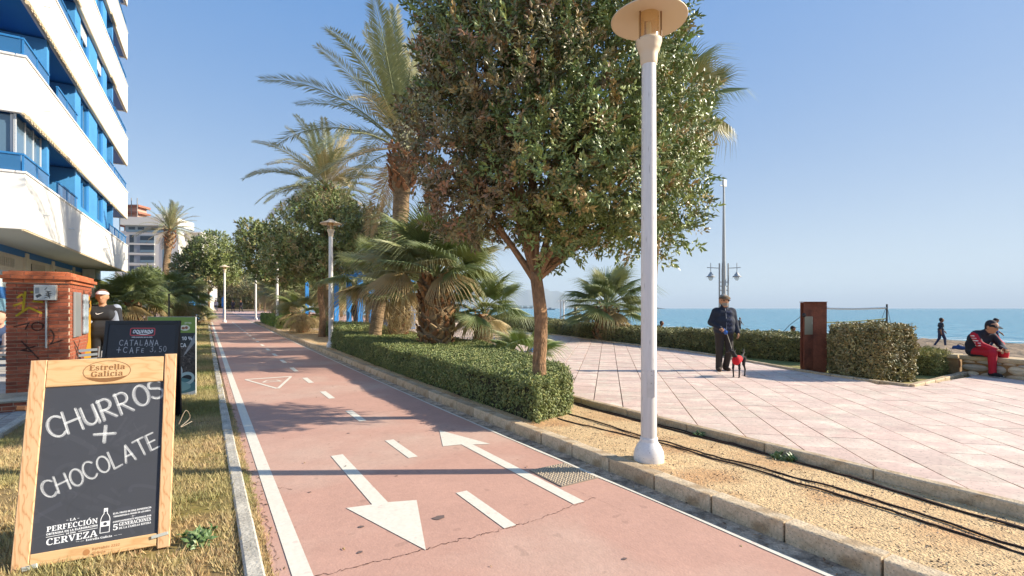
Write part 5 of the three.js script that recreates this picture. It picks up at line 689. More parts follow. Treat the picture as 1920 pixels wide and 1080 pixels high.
{ // white apartment block far behind
  const S = 0.0815, o = thing('white_apartment_building', 'distant white apartment building with dark loggias behind the slim palm', 'building', [-54.21, 0.6, -75], 0.12), w = M(0xdad5cb, { roughness: 0.9 }), g = M(0x8d959b, { roughness: 0.8 }), d = M(0x2c3640, { roughness: 0.1, phys: 1 }), gl = M(0x6d8490, { roughness: 0.15, phys: 1 });
  const X = (px) => (px - 295) * S, Y = (py) => 0.95 + (578 - py) * S, rect = (n, x0, x1, y0, y1, z, m, dp = 0.1, par = o) => part(par, n, B((x1 - x0) * S, (y1 - y0) * S, dp, (X(x0) + X(x1)) / 2, (Y(y0) + Y(y1)) / 2, z), m);
  rect('wall', 222, 332, 434, 590, -3, w, 6); rect('wing', 332, 362, 433, 590, -4.5, w, 5); rect('roof_parapet', 226, 325, 406, 421, -3.2, w, 5); rect('penthouse_wall', 230, 322, 421, 434, -3.6, g, 4.6); rect('stair_tower', 274, 290, 396, 406, -4, w, 3); rect('roof_slab', 330, 363, 430.5, 433, -4.3, w, 5.6);
  for (const x of [236, 252, 276, 298]) rect('penthouse_window', x, x + 11, 424, 429.5, -1.28, d, 0.05); rect('terrace_glass', 242, 318, 431.5, 436, 0.06, gl, 0.04); rect('glazed_strip', 304, 314, 444, 500, 0.02, gl, 0.06); rect('glazed_strip', 227, 238, 440, 470, 0.02, gl, 0.06);
  for (const [y0, y1] of [[441, 456], [458, 474], [479, 493], [499, 512], [518, 531]]) { const l = rect('loggia', 247, 290, y0, y1, 0.02, g, 0.08); rect('window', 248, 255, y0 + 0.5, y1 - 1, 0.09, d, 0.04, l); rect('window', 266, 290, y0 + 2, y1 - 2, 0.09, d, 0.04, l); rect('balcony_glass', 266, 290, y1 - 5, y1 - 0.5, 0.14, gl, 0.03, l); }
  for (const y of [457, 475.5, 494.5, 513]) rect('floor_band', 246, 291, y, y + 2.6, 0.1, w, 0.14);
  for (const y of [437, 450]) rect('wing_opening', 352, 360, y, y + 8, -1.98, g, 0.06);
  const t = thing('scaffolded_tower', 'far pinkish tower under scaffolding behind the white building', 'building', [-92.09, 1, -120]); part(t, 'core', B(3.2, 24.6, 3, 0, 13, 0), M(0xc39b8a, { roughness: 1 })); for (let i = 0; i < 4; i++) part(t, 'floor', B(4.4, 0.5, 4, 0.2, 20.4 + i * 1.6, 0.2), M(0xa8705c, { roughness: 1 })); for (let i = 0; i < 4; i++) part(t, 'scaffold_pole', CY(0.09, 0.09, 27, -2 + i * 1.4, 13.5, 2.3, 6), M(0x8f8b86, { roughness: 0.8 }));
}
{ // blue pergola beyond the hedge
  const o = thing('blue_pergola', 'blue pergola with square posts behind the hedge and palms', 'pergola', [0, 0, 0]), b = M(0x2f7fc6, { roughness: 0.5 }), lb = M(0x7fb3d8, { roughness: 0.6 });
  [22.6, 24.9, 27.1, 29.5, 32.8, 36.8, 43.5].forEach((s, i) => { for (const t of [7.2, 10.2]) { if (t > 8 && i > 4) continue; part(o, 'post', BB(0.27, 3.45, 0.2, 0.01), b, P(s, t, -0.1).toArray(), [0, PT_TURN, 0]); } if (i > 1 && i < 6) part(o, 'cross_beam', B(3.6, 0.2, 0.14), b, P(s, 8.7, 3.45).toArray(), [0, PT_TURN, 0]); });
  for (const t of [7.2, 10.2]) part(o, 'long_beam', bar(P(28.4, t, 3.35), P(37.6, t, 3.35), 0.2, 0.24), b); part(o, 'roof_panel', sheet(6.9, 10.5, 28.2, 37.8, 1, 3.66), lb);
  for (let i = 0; i < 14; i++) part(o, 'slat', bar(P(28.5 + i * 0.68, 6.8, 3.58), P(28.5 + i * 0.68, 10.6, 3.58), 0.07, 0.1), b);
  const tb = thing('blue_table', 'low pale blue bench behind the hedge between the two fan palms', 'bench', [0.13, 0.03, -15.5], 0.2); part(tb, 'seat', BB(1.3, 0.07, 0.5, 0.01), M(0x6f9fd0, { roughness: 0.5 }), [0, 0.4, 0]); for (const q of [-1, 1]) part(tb, 'leg', BB(0.1, 0.4, 0.45, 0.01), M(0x3f74b4, { roughness: 0.5 }), [q * 0.5, 0, 0]);
  // play frames and kiosk on the left lawn
  const play = (label, px, d, seed) => { const q = thing('play_frame', label, 'play frame', [(px - 960) / 920 * d, 0.32, -d], 0.3); for (const x of [-0.6, 0.6]) for (const z of [-0.5, 0.5]) part(q, 'post', BB(0.12, 1.7, 0.12, 0.01), b, [x, 0, z]); part(q, 'platform', BB(1.3, 0.1, 1.1, 0.01), b, [0, 0.8, 0]); part(q, 'roof', new THREE.CylinderGeometry(0.2, 0.95, 0.4, 4).rotateY(PI / 4).translate(0, 1.85, 0), b); part(q, 'side_panel', BB(1.1, 0.5, 0.04, 0.01), M(0xe4e0d8, { roughness: 0.7 }), [0, 0.1, 0.53]); for (let i = 0; i < 4; i++) part(q, 'ladder_rung', bar(V(0.6, 0.2 + i * 0.18, -0.4), V(0.6, 0.2 + i * 0.18, 0.4), 0.03), b); };
  play('blue play frame on the lawn under the dark fan palm', 264, 32); play('blue play frame on the lawn right of the small fan palm', 350, 36);
  const k = thing('kiosk', 'small white kiosk with a pale blue frame beside the far trees', 'kiosk', [-39.00, 0.6, -60], 0.3); part(k, 'wall', BB(3, 2.4, 2, 0.02), M(0xdcd9d2, { roughness: 0.8 }), [0, 0, 0]); part(k, 'roof', BB(3.5, 0.2, 2.5, 0.02), M(0x8fbfd6, { roughness: 0.6 }), [0, 2.4, 0]); part(k, 'window', B(2, 1.1, 0.05, 0, 1.4, 1.01), M(0x3d5a62, { roughness: 0.15 })); part(k, 'window_frame', [B(2.2, 0.1, 0.08, 0, 1.98, 1.02), B(2.2, 0.1, 0.08, 0, 0.82, 1.02), B(0.1, 1.2, 0.08, -1.05, 1.4, 1.02), B(0.1, 1.2, 0.08, 1.05, 1.4, 1.02)], M(0x6cb4c8, { roughness: 0.5 }));
  const sp = thing('blue_sign_post', 'blue sign panel on a post beside the far lamp', 'sign', [-28.23, 0.5, -48]); part(sp, 'post', CY(0.05, 0.05, 2.2, 0, 1.1, 0, 10), b); part(sp, 'panel', BB(0.32, 0.9, 0.06, 0.01), b, [0, 1.2, 0]);
  const pl = thing('slim_post', 'thin dark post on the lawn behind the coffee poster', 'post', [-13.98, 0.18, -20]); part(pl, 'shaft', CY(0.03, 0.03, 1.9, 0, 0.95, 0, 10), M(0x2a2b2d, { roughness: 0.5 })); part(pl, 'foot_plate', B(0.2, 0.02, 0.2, 0, 0.01, 0), M(0x2a2b2d)); part(pl, 'finial', new THREE.SphereGeometry(0.045, 10, 8), M(0x2a2b2d), [0, 1.92, 0]);
}
{ // beach furniture: net, shower poles, ship
  const o = thing('volleyball_net', 'beach volleyball net with pale tapes strung to a dark post', 'net', [0, 0, 0]), dk = M(0x2e302f, { roughness: 0.7 }), tp = M(0xf0efe6, { roughness: 0.8 }), yl = M(0xd9d48a, { roughness: 0.8 });
  const d = 30, by = -0.45, a = V(22.92, 0, -30), c = V(19.94, 0, -33); part(o, 'post', CY(0.05, 0.05, 2.3, a.x, by + 1.1, a.z, 10), dk); part(o, 'post', CY(0.05, 0.05, 2.4, c.x, by + 1.1, c.z, 10), dk);
  const sag = (y0, y1, s) => Array.from({ length: 13 }, (_, i) => { const k = i / 12; return V(lerp(a.x, c.x, k), lerp(y0, y1, k) - s * Math.sin(k * PI), lerp(a.z, c.z, k)); });
  part(o, 'top_tape', tube(sag(1.58, 1.62, 0.08), 0.065, 6), tp); part(o, 'bottom_tape', tube(sag(0.92, 0.62, 0.1), 0.04, 6), yl); part(o, 'guy_rope', tube([V(c.x, 1.4, c.z), V(c.x - 1.3, 0.4, c.z), V(c.x - 2.2, -0.6, c.z)], 0.02, 5), dk); part(o, 'guy_rope', tube([V(a.x, 1.7, a.z), V(a.x + 1.1, 0.9, a.z - 1.2), V(a.x + 2.1, -0.4, a.z - 2.2)], 0.012, 5), dk); part(o, 'guy_rope', tube([V(a.x - 0.05, 1.6, a.z), V(a.x - 0.3, 0.95, a.z)], 0.012, 5), dk);
  const cords = []; const T = sag(1.58, 1.62, 0.08), Bm = sag(0.92, 0.62, 0.1); for (let i = 1; i < 40; i++) { const k = i / 40 * 12, j = Math.floor(k), p = T[j].clone().lerp(T[j + 1], k - j), q = Bm[j].clone().lerp(Bm[j + 1], k - j); cords.push(bar(p, q, 0.003)); } part(o, 'mesh_cords', cords, M(0x9aa3a6, { roughness: 0.8 })).userData.kind = 'stuff';
  const sh = thing('beach_shower', 'pair of slim white shower poles on the beach left of the short fan palm', 'shower', [4.09, -0.4, -40]), wh = M(0xdedede, { roughness: 0.4 }); for (const q of [-1, 1]) part(sh, 'pole', CY(0.06, 0.06, 2.6, q * 0.12, 1.3, 0, 10), wh); part(sh, 'shower_head', [bar(V(-0.3, 2.6, 0), V(0.3, 2.6, 0), 0.05), CY(0.08, 0.05, 0.08, -0.3, 2.54, 0, 10), CY(0.08, 0.05, 0.08, 0.3, 2.54, 0, 10)], wh); part(sh, 'base', CY(0.5, 0.5, 0.1, 0, 0.05, 0, 20), MAT.concrete);
  const wp = thing('wooden_post', 'weathered wooden post on the beach beside the white shower poles', 'post', [5.43, -0.5, -42]); part(wp, 'shaft', CY(0.13, 0.12, 2.1, 0, 1.05, 0, 10), M(0x8b7f68, { roughness: 0.95 })); part(wp, 'cap', CY(0.15, 0.13, 0.08, 0, 2.12, 0, 10), M(0xb9a78d, { roughness: 0.9 }));
  const s = thing('cargo_ship', 'tiny ship on the horizon right of the rust pillar', 'ship', [3346.09, -1.3, -5200]), sm = M(0x5d6a76, { roughness: 0.8 }), hull = new THREE.Shape(); hull.moveTo(-30, 6); hull.lineTo(-26, 0); hull.lineTo(26, 0); hull.lineTo(34, 7); hull.closePath(); part(s, 'hull', new THREE.ExtrudeGeometry(hull, { depth: 12, bevelEnabled: false }), sm); part(s, 'bridge', [B(12, 16, 9, -17, 14, 6), B(3, 8, 3, -17, 25, 6)], sm); part(s, 'crane', bar(V(8, 6, 6), V(8, 20, 6), 2), sm);
  const bt = thing('small_boat', 'tiny dark boat on the water near the low shore', 'boat', [71.41, -1.3, -900]), bs = new THREE.Shape(); bs.moveTo(-8, 1.8); bs.lineTo(-6.5, 0); bs.lineTo(6, 0); bs.lineTo(9, 2.2); bs.closePath(); part(bt, 'hull', new THREE.ExtrudeGeometry(bs, { depth: 3.5, bevelEnabled: false }), sm); part(bt, 'cabin', B(5, 2.4, 2.6, -2, 2.8, 1.7), M(0x8b9298, { roughness: 0.8 }));
}

// ---------- people and the dog ----------
// bones: [ax, ay, az, bx, by, bz, ra, rb, colour]; joined by a smooth minimum and meshed with surface nets
function skin(bones, cell, colors, k = 0.035, paint = null) {
  const lo = [1e9, 1e9, 1e9], hi = [-1e9, -1e9, -1e9]; for (const b of bones) for (let i = 0; i < 3; i++) { lo[i] = Math.min(lo[i], b[i] - b[6], b[i + 3] - b[7]); hi[i] = Math.max(hi[i], b[i] + b[6], b[i + 3] + b[7]); }
  const n = [0, 1, 2].map((i) => { lo[i] -= 3 * cell; return Math.ceil((hi[i] + 3 * cell - lo[i]) / cell) + 1; }), f = new Float32Array(n[0] * n[1] * n[2]).fill(9), own = new Float32Array(f.length).fill(9), who = new Uint8Array(f.length), at = (x, y, z) => (z * n[1] + y) * n[0] + x;
  bones.forEach((b, bi) => {
    const pad = Math.max(b[6], b[7]) + k + 3 * cell, r0 = [0, 1, 2].map((i) => Math.max(0, Math.floor((Math.min(b[i], b[i + 3]) - pad - lo[i]) / cell))), r1 = [0, 1, 2].map((i) => Math.min(n[i] - 1, Math.ceil((Math.max(b[i], b[i + 3]) + pad - lo[i]) / cell)));
    const dx = b[3] - b[0], dy = b[4] - b[1], dz = b[5] - b[2], L = dx * dx + dy * dy + dz * dz || 1e-9;
    for (let z = r0[2]; z <= r1[2]; z++) for (let y = r0[1]; y <= r1[1]; y++) for (let x = r0[0]; x <= r1[0]; x++) {
      const px = lo[0] + x * cell - b[0], py = lo[1] + y * cell - b[1], pz = lo[2] + z * cell - b[2], t = clamp((px * dx + py * dy + pz * dz) / L), d = Math.hypot(px - t * dx, py - t * dy, pz - t * dz) - lerp(b[6], b[7], t), i = at(x, y, z), kk = b[9] ?? k, h = clamp(0.5 + 0.5 * (f[i] - d) / kk);
      f[i] = f[i] > 8 ? d : lerp(f[i], d, h) - kk * h * (1 - h); if (d < own[i]) { own[i] = d; who[i] = b[8]; }
    }
  });
  const pos = [], col = [], idx = [], id = new Int32Array(f.length).fill(-1), C = new THREE.Color(), lin = colors.map((c) => C.set(c).toArray());
  for (let z = 0; z < n[2] - 1; z++) for (let y = 0; y < n[1] - 1; y++) for (let x = 0; x < n[0] - 1; x++) {
    let sx = 0, sy = 0, sz = 0, c = 0, best = 9, w = 0; const v = []; for (let q = 0; q < 8; q++) { const i = at(x + (q & 1), y + (q >> 1 & 1), z + (q >> 2)); v.push(f[i]); if (own[i] < best) { best = own[i]; w = who[i]; } }
    for (let q = 0; q < 8; q++) for (let m = 1; m < 8; m <<= 1) { if (q & m) continue; const r = q | m; if (v[q] < 0 === v[r] < 0) continue; const t = v[q] / (v[q] - v[r]); sx += (q & 1) + (m === 1 ? t : 0); sy += (q >> 1 & 1) + (m === 2 ? t : 0); sz += (q >> 2) + (m === 4 ? t : 0); c++; }
    if (!c) continue; id[at(x, y, z)] = pos.length / 3; const p = [lo[0] + (x + sx / c) * cell, lo[1] + (y + sy / c) * cell, lo[2] + (z + sz / c) * cell]; pos.push(...p); const cc = paint ? paint(p, w) ?? w : w; col.push(...lin[cc]);
  }
  for (let z = 1; z < n[2] - 1; z++) for (let y = 1; y < n[1] - 1; y++) for (let x = 1; x < n[0] - 1; x++) {
    const a = f[at(x, y, z)] < 0, quad = (b, i, j, k2, l) => { if (a === b) return; if (i < 0 || j < 0 || k2 < 0 || l < 0) return; a ? idx.push(i, j, k2, i, k2, l) : idx.push(i, k2, j, i, l, k2); };
    quad(f[at(x + 1, y, z)] < 0, id[at(x, y - 1, z - 1)], id[at(x, y, z - 1)], id[at(x, y, z)], id[at(x, y - 1, z)]);
    quad(f[at(x, y + 1, z)] < 0, id[at(x - 1, y, z - 1)], id[at(x - 1, y, z)], id[at(x, y, z)], id[at(x, y, z - 1)]);
    quad(f[at(x, y, z + 1)] < 0, id[at(x - 1, y - 1, z)], id[at(x, y - 1, z)], id[at(x, y, z)], id[at(x - 1, y, z)]);
  }
  const g = new THREE.BufferGeometry(); g.setAttribute('position', new THREE.Float32BufferAttribute(pos, 3)); g.setAttribute('color', new THREE.Float32BufferAttribute(col, 3)); g.setIndex(idx); g.computeVertexNormals(); return g;
}
MAT.cloth = M(0xffffff, { vertexColors: true, roughness: 0.85 });
const joinBody = (l) => mergeGeometries(l.map((g) => g.toNonIndexed()));
function hand(w, d, up, side, curl, c, grip = 1) {   // wrist, pointing direction, back-of-hand direction, thumb side; five fingers
  const D = V(...d).normalize(), U = V(...up).normalize(), S = D.clone().cross(U).normalize().multiplyScalar(side), W = V(...w), b = [], q = (a, e, r0, r1) => b.push([a.x, a.y, a.z, e.x, e.y, e.z, r0, r1, c, 0.006]);
  const at = (x, y, z) => W.clone().add(D.clone().multiplyScalar(x)).add(S.clone().multiplyScalar(y)).add(U.clone().multiplyScalar(z));
  q(at(-0.04, 0, 0), at(0.015, 0, 0), 0.027, 0.024); for (const y of [-0.028, -0.01, 0.01, 0.027]) q(at(0.01, y * 0.7, 0), at(0.085, y, 0.002), 0.016, 0.012);
  [[-0.03, 0.062], [-0.011, 0.078], [0.009, 0.082], [0.028, 0.074]].forEach(([y, l]) => { let p = at(0.085, y, 0.002), a = curl * 0.6; [0.45, 0.32, 0.23].forEach((k, i) => { const e = p.clone().add(D.clone().multiplyScalar(Math.cos(a) * l * k)).add(U.clone().multiplyScalar(-Math.sin(a) * l * k)); q(p, e, 0.0098 - i * 0.0008, 0.009 - i * 0.0008); p = e; a += curl * 0.75; }); });
  const t0 = at(0.025, 0.03, -0.004), t1 = at(0.055, 0.055, -0.014), t2 = at(0.085, 0.056 - 0.022 * grip, -0.03); q(t0, t1, 0.013, 0.011); q(t1, t2, 0.0105, 0.0085); return b;
}
const headBones = (x, y, z, f, s, skinC, hairC, k = 1) => { const F = V(...f).normalize(), S = V(...s).normalize(), U = F.clone().cross(S).normalize(); if (U.y < 0) U.negate(); const p = (a, b, c) => [x + (F.x * a + U.x * b + S.x * c) * k, y + (F.y * a + U.y * b + S.y * c) * k, z + (F.z * a + U.z * b + S.z * c) * k], o = (a, b, ra, rb, c, sm) => [...p(...a), ...p(...b), ra * k, rb * k, c, sm]; return [
  o([-0.015, 0.035, 0], [0.02, 0.02, 0], 0.092, 0.088, skinC), o([0.03, -0.02, 0], [0.05, -0.08, 0], 0.066, 0.042, skinC), o([-0.02, -0.03, 0], [0.02, -0.07, 0], 0.065, 0.05, skinC), o([0.096, 0.01, 0], [0.118, -0.024, 0], 0.009, 0.014, skinC, 0.012), o([0.06, -0.055, -0.02], [0.06, -0.055, 0.02], 0.03, 0.03, skinC, 0.01), o([0.092, -0.058, -0.016], [0.092, -0.058, 0.016], 0.008, 0.008, skinC, 0.008), o([-0.01, 0.0, 0.088], [-0.012, -0.03, 0.086], 0.018, 0.014, skinC, 0.008), o([-0.01, 0.0, -0.088], [-0.012, -0.03, -0.086], 0.018, 0.014, skinC, 0.008), o([-0.035, 0.05, 0], [-0.04, 0.0, 0], 0.096, 0.086, hairC)]; };
const skinTone = 0xb98a6b;
{ // the man with the dog
  const o = thing('person', 'man in a navy padded jacket and flat cap holding a dog leash', 'person', [4.88, 0.103, -11.3], -0.1), c = [0x1f2636, 0x332b27, skinTone, 0x4a382c, 0x8b8780, 0x3a4056];
  const body = [[-0.085, 0.93, 0, 0.085, 0.93, 0, 0.135, 0.135, 1], [-0.08, 0.98, 0.015, 0.08, 0.98, 0.015, 0.152, 0.152, 0], [-0.07, 1.14, 0.03, 0.07, 1.14, 0.03, 0.158, 0.158, 0], [-0.09, 1.31, 0.01, 0.09, 1.31, 0.01, 0.132, 0.132, 0], [-0.15, 1.395, -0.01, 0.15, 1.395, -0.01, 0.07, 0.07, 0], [0, 1.38, -0.01, 0, 1.49, 0.01, 0.085, 0.076, 0], [0, 1.46, 0.01, 0, 1.55, 0.02, 0.06, 0.06, 2],
    [-0.19, 1.37, 0, -0.275, 1.12, -0.03, 0.082, 0.073, 0], [-0.275, 1.12, -0.03, -0.15, 1.0, 0.19, 0.071, 0.054, 0], [0.19, 1.37, 0, 0.255, 1.11, -0.04, 0.082, 0.072, 0], [0.255, 1.11, -0.04, 0.285, 0.9, 0.07, 0.07, 0.053, 0],
    [-0.09, 0.92, 0, -0.11, 0.5, 0.03, 0.112, 0.08, 1, 0.015], [-0.11, 0.5, 0.03, -0.115, 0.09, 0.01, 0.078, 0.072, 1, 0.015], [0.09, 0.92, 0, 0.105, 0.5, 0.06, 0.11, 0.08, 1, 0.015], [0.105, 0.5, 0.06, 0.075, 0.1, -0.12, 0.078, 0.07, 1, 0.015],
    [-0.115, 0.05, -0.04, -0.14, 0.04, 0.16, 0.052, 0.043, 3], [0.075, 0.06, -0.17, 0.1, 0.042, 0.03, 0.05, 0.043, 3], ...headBones(0, 1.615, 0.03, [0.12, -0.04, 1], [1, 0, -0.12], 2, 4, 1.1)];
  const quilt = (p, w) => (w === 0 && p[2] > 0.06 && p[0] > 0.005 && p[0] < 0.14 && p[1] > 0.9 && p[1] < 1.44 && (Math.floor((p[1] + 0.4 * Math.abs(((p[0] * 14) % 1) - 0.5) * 0.2) * 22) % 2 === 0) ? 5 : w === 2 && p[1] < 1.565 && p[1] > 1.5 && p[2] > 0.07 ? 4 : w);
  const g = joinBody([skin(body, 0.011, c, 0.035, quilt), skin(hand([-0.15, 1.0, 0.19], [0.55, -0.35, 0.75], [0.2, 0.8, 0.5], 1, 1.15, 2), 0.0035, c, 0.01), skin(hand([0.285, 0.9, 0.07], [0.05, -1, 0.15], [1, 0, 0], 1, 0.5, 2, 0.4), 0.0035, c, 0.01)]);
  part(o, 'body', g, MAT.cloth);
  part(o, 'flat_cap', [new THREE.SphereGeometry(0.13, 24, 12, 0, 6.29, 0, 1.5).scale(0.98, 0.62, 1.12).translate(0.005, 1.66, 0.03), new THREE.SphereGeometry(0.085, 20, 8).scale(1.1, 0.16, 0.85).rotateX(0.16).translate(0.015, 1.662, 0.135)], M(0x6b5843, { roughness: 0.95 }));
  const sg = M(0x2a1712, { roughness: 0.2 }); part(o, 'sunglasses', [B(0.058, 0.036, 0.012, -0.022, 1.622, 0.138), B(0.058, 0.036, 0.012, 0.05, 1.622, 0.131), B(0.15, 0.01, 0.01, 0.012, 1.636, 0.136), B(0.008, 0.012, 0.12, -0.085, 1.628, 0.075), B(0.008, 0.012, 0.12, 0.104, 1.628, 0.062)], sg);
  part(o, 'jacket_zip', tube([V(0.0, 0.88, 0.165), V(0.0, 1.1, 0.19), V(0.0, 1.3, 0.148), V(0.0, 1.44, 0.09)], 0.006, 5), M(0x767d8c, { roughness: 0.4 }));
  part(o, 'chest_print', B(0.07, 0.1, 0.004, -0.07, 1.3, 0.146).rotateZ(0), M(0xb9c0cc, { roughness: 0.8, transparent: true, map: canvas(64, 96, (q) => { q.strokeStyle = '#c9cfd8'; q.lineWidth = 9; q.beginPath(); q.moveTo(8, 20); q.lineTo(26, 80); q.moveTo(26, 10); q.quadraticCurveTo(60, 10, 52, 50); q.stroke(); }) }));
  const l = thing('dog_leash', 'blue leash reel in the hand of the man in the navy jacket', 'leash', [4.88, 0.103, -11.3], -0.1); part(l, 'reel', new THREE.CylinderGeometry(0.055, 0.055, 0.035, 20).rotateZ(PI / 2).scale(1, 0.8, 1.4).translate(-0.06, 0.905, 0.32), M(0x2f63b5, { roughness: 0.4 })); part(l, 'grip', new THREE.TorusGeometry(0.045, 0.011, 8, 18).rotateY(PI / 2).translate(-0.085, 0.95, 0.275), M(0x2f63b5, { roughness: 0.4 }));
  part(l, 'cord', tube(spline([V(-0.05, 0.88, 0.36), V(-0.04, 0.6, 0.62), V(-0.13, 0.46, 0.98)], 12), 0.004, 5), M(0xb9b2a5, { roughness: 0.8 }));
}
{ // the dog: thin legs, curled tail, red harness, facing the camera and looking back at the man
  const o = thing('dog', 'small black dog in a red harness walking beside the man', 'dog', [4.79, 0.103, -10.35], -0.75), c = [0x231f1e, 0x6b655f, 0x3a2f2b];
  const b = [[0, 0.37, 0.14, 0, 0.4, -0.16, 0.078, 0.055, 0], [0, 0.36, 0.16, 0, 0.31, 0.1, 0.07, 0.06, 0], [0, 0.41, 0.17, -0.05, 0.52, 0.22, 0.05, 0.038, 0], [-0.05, 0.53, 0.22, -0.085, 0.555, 0.245, 0.042, 0.036, 0], [-0.09, 0.55, 0.25, -0.15, 0.52, 0.29, 0.026, 0.016, 2], [-0.02, 0.56, 0.2, -0.0, 0.62, 0.18, 0.016, 0.006, 0], [-0.07, 0.57, 0.19, -0.07, 0.63, 0.17, 0.016, 0.006, 0],
    [0.05, 0.34, 0.15, 0.055, 0.2, 0.15, 0.032, 0.019, 0], [0.055, 0.2, 0.15, 0.055, 0.03, 0.16, 0.018, 0.013, 0], [0.055, 0.015, 0.155, 0.055, 0.012, 0.19, 0.016, 0.013, 0], [-0.05, 0.34, 0.17, -0.055, 0.2, 0.2, 0.032, 0.019, 0], [-0.055, 0.2, 0.2, -0.055, 0.03, 0.17, 0.018, 0.013, 0], [-0.055, 0.015, 0.17, -0.055, 0.012, 0.2, 0.016, 0.013, 0],
    [0.05, 0.38, -0.15, 0.06, 0.26, -0.1, 0.05, 0.028, 0], [0.06, 0.26, -0.1, 0.06, 0.15, -0.19, 0.024, 0.015, 0], [0.06, 0.15, -0.19, 0.06, 0.03, -0.16, 0.015, 0.012, 0], [0.06, 0.014, -0.165, 0.06, 0.012, -0.13, 0.015, 0.012, 0], [-0.05, 0.38, -0.15, -0.06, 0.26, -0.13, 0.05, 0.028, 0], [-0.06, 0.26, -0.13, -0.06, 0.15, -0.23, 0.024, 0.015, 0], [-0.06, 0.15, -0.23, -0.06, 0.03, -0.2, 0.015, 0.012, 0], [-0.06, 0.014, -0.205, -0.06, 0.012, -0.17, 0.015, 0.012, 0],
    [0, 0.42, -0.2, 0.01, 0.5, -0.26, 0.018, 0.014, 1], [0.01, 0.5, -0.26, 0.02, 0.56, -0.22, 0.013, 0.011, 1], [0.02, 0.56, -0.22, 0.04, 0.54, -0.16, 0.011, 0.008, 0]];
  part(o, 'body', skin(b, 0.006, c, 0.02), MAT.cloth); part(o, 'harness', skin([[0, 0.375, 0.16, 0, 0.38, 0.04, 0.087, 0.082, 0], [0, 0.34, 0.17, 0, 0.33, 0.1, 0.08, 0.068, 0]], 0.008, [0xc1121f], 0.02), MAT.cloth); part(o, 'eyes', [new THREE.SphereGeometry(0.006, 8, 6).translate(-0.075, 0.575, 0.275), new THREE.SphereGeometry(0.006, 8, 6).translate(-0.115, 0.575, 0.235)], M(0x0a0808, { roughness: 0.1 }));
}
{ // the man sitting on the wall, bent over his phone
  const o = thing('person', 'man in a navy and red tracksuit and cap sitting bent over on the stone wall', 'person', [10.17, 0, -10.74], 0.12), c = [0x20222f, 0xb3152a, skinTone, 0x17181b, 0xd8d8d8, 0x26232b];
  const b = [[-0.085, 0.63, 0, 0.085, 0.63, 0, 0.135, 0.135, 0], [-0.07, 0.75, 0.0, 0.07, 0.75, 0.0, 0.15, 0.15, 0], [-0.08, 0.88, 0.05, 0.08, 0.88, 0.05, 0.148, 0.148, 0], [-0.15, 0.99, 0.13, 0.15, 0.99, 0.13, 0.09, 0.09, 0], [0, 1.0, 0.14, 0, 1.05, 0.21, 0.075, 0.068, 0], [0, 1.03, 0.19, 0, 1.09, 0.26, 0.058, 0.058, 2],
    [-0.2, 0.97, 0.13, -0.235, 0.78, 0.26, 0.082, 0.068, 0], [-0.235, 0.78, 0.26, -0.1, 0.68, 0.45, 0.066, 0.046, 1], [0.2, 0.97, 0.13, 0.235, 0.78, 0.28, 0.08, 0.066, 0], [0.235, 0.78, 0.28, 0.07, 0.7, 0.47, 0.064, 0.046, 0],
    [-0.1, 0.61, 0.03, -0.15, 0.6, 0.43, 0.105, 0.08, 1], [-0.15, 0.6, 0.43, -0.15, 0.22, 0.44, 0.078, 0.062, 1], [0.1, 0.61, 0.03, 0.13, 0.6, 0.43, 0.105, 0.08, 1], [0.13, 0.6, 0.43, 0.13, 0.22, 0.42, 0.078, 0.062, 1],
    [-0.15, 0.17, 0.41, -0.16, 0.15, 0.6, 0.052, 0.04, 3], [0.13, 0.17, 0.39, 0.15, 0.15, 0.58, 0.052, 0.04, 3], ...headBones(0.01, 1.15, 0.3, [0.12, -0.35, 1], [1, 0, -0.12], 2, 5)];
  const stripe = (p, w) => (w === 0 && p[0] < -0.245 && p[1] > 0.62 ? ((Math.abs(p[0] + 0.29) < 0.012 && Math.floor(p[1] * 60) % 3 === 0) ? 4 : 1) : w === 0 && Math.abs(p[0]) > 0.225 && p[2] > 0.1 && p[1] < 1.0 ? 1 : w === 1 && p[1] < 0.555 && p[2] < 0.3 ? 5 : w === 3 && p[1] < 0.128 ? 4 : w);
  part(o, 'body', joinBody([skin(b, 0.011, c, 0.03, stripe), skin(hand([-0.1, 0.68, 0.45], [0.35, -0.15, 0.9], [-0.2, 0.9, 0.2], -1, 0.9, 2), 0.0035, c, 0.01), skin(hand([0.07, 0.7, 0.47], [-0.3, -0.15, 0.9], [0.2, 0.9, 0.2], 1, 0.9, 2), 0.0035, c, 0.01)]), MAT.cloth);
  const cap = new THREE.Group(); cap.name = 'cap'; cap.position.set(0.01, 1.175, 0.295); cap.rotation.set(0.34, 0.12, 0); o.add(cap); part(cap, 'crown', new THREE.SphereGeometry(0.112, 22, 10, 0, 6.29, 0, 1.5).scale(0.95, 0.82, 1.08), M(0x1b1c22, { roughness: 0.9 })); part(cap, 'peak', new THREE.CylinderGeometry(0.095, 0.1, 0.008, 22, 1, false, -1.3, 2.6).scale(0.85, 1, 1.25).translate(0, 0.012, 0.075), M(0x1b1c22, { roughness: 0.9 })); part(cap, 'peak_edge', B(0.05, 0.012, 0.004, -0.01, 0.04, 0.117), M(0xd5d5d5));
  part(o, 'sunglasses', [B(0.055, 0.034, 0.012, -0.025, 1.15, 0.405), B(0.055, 0.034, 0.012, 0.055, 1.15, 0.396), B(0.008, 0.012, 0.12, -0.082, 1.16, 0.35)], M(0x1c1413, { roughness: 0.2 }));
  part(thing('phone', 'dark phone in the hands of the man sitting on the wall', 'phone', [10.17, 0, -10.74], 0.12), 'case', BB(0.07, 0.14, 0.01, 0.003).rotateX(-1.0).translate(-0.01, 0.7, 0.6), M(0x121318, { roughness: 0.3 }));
}
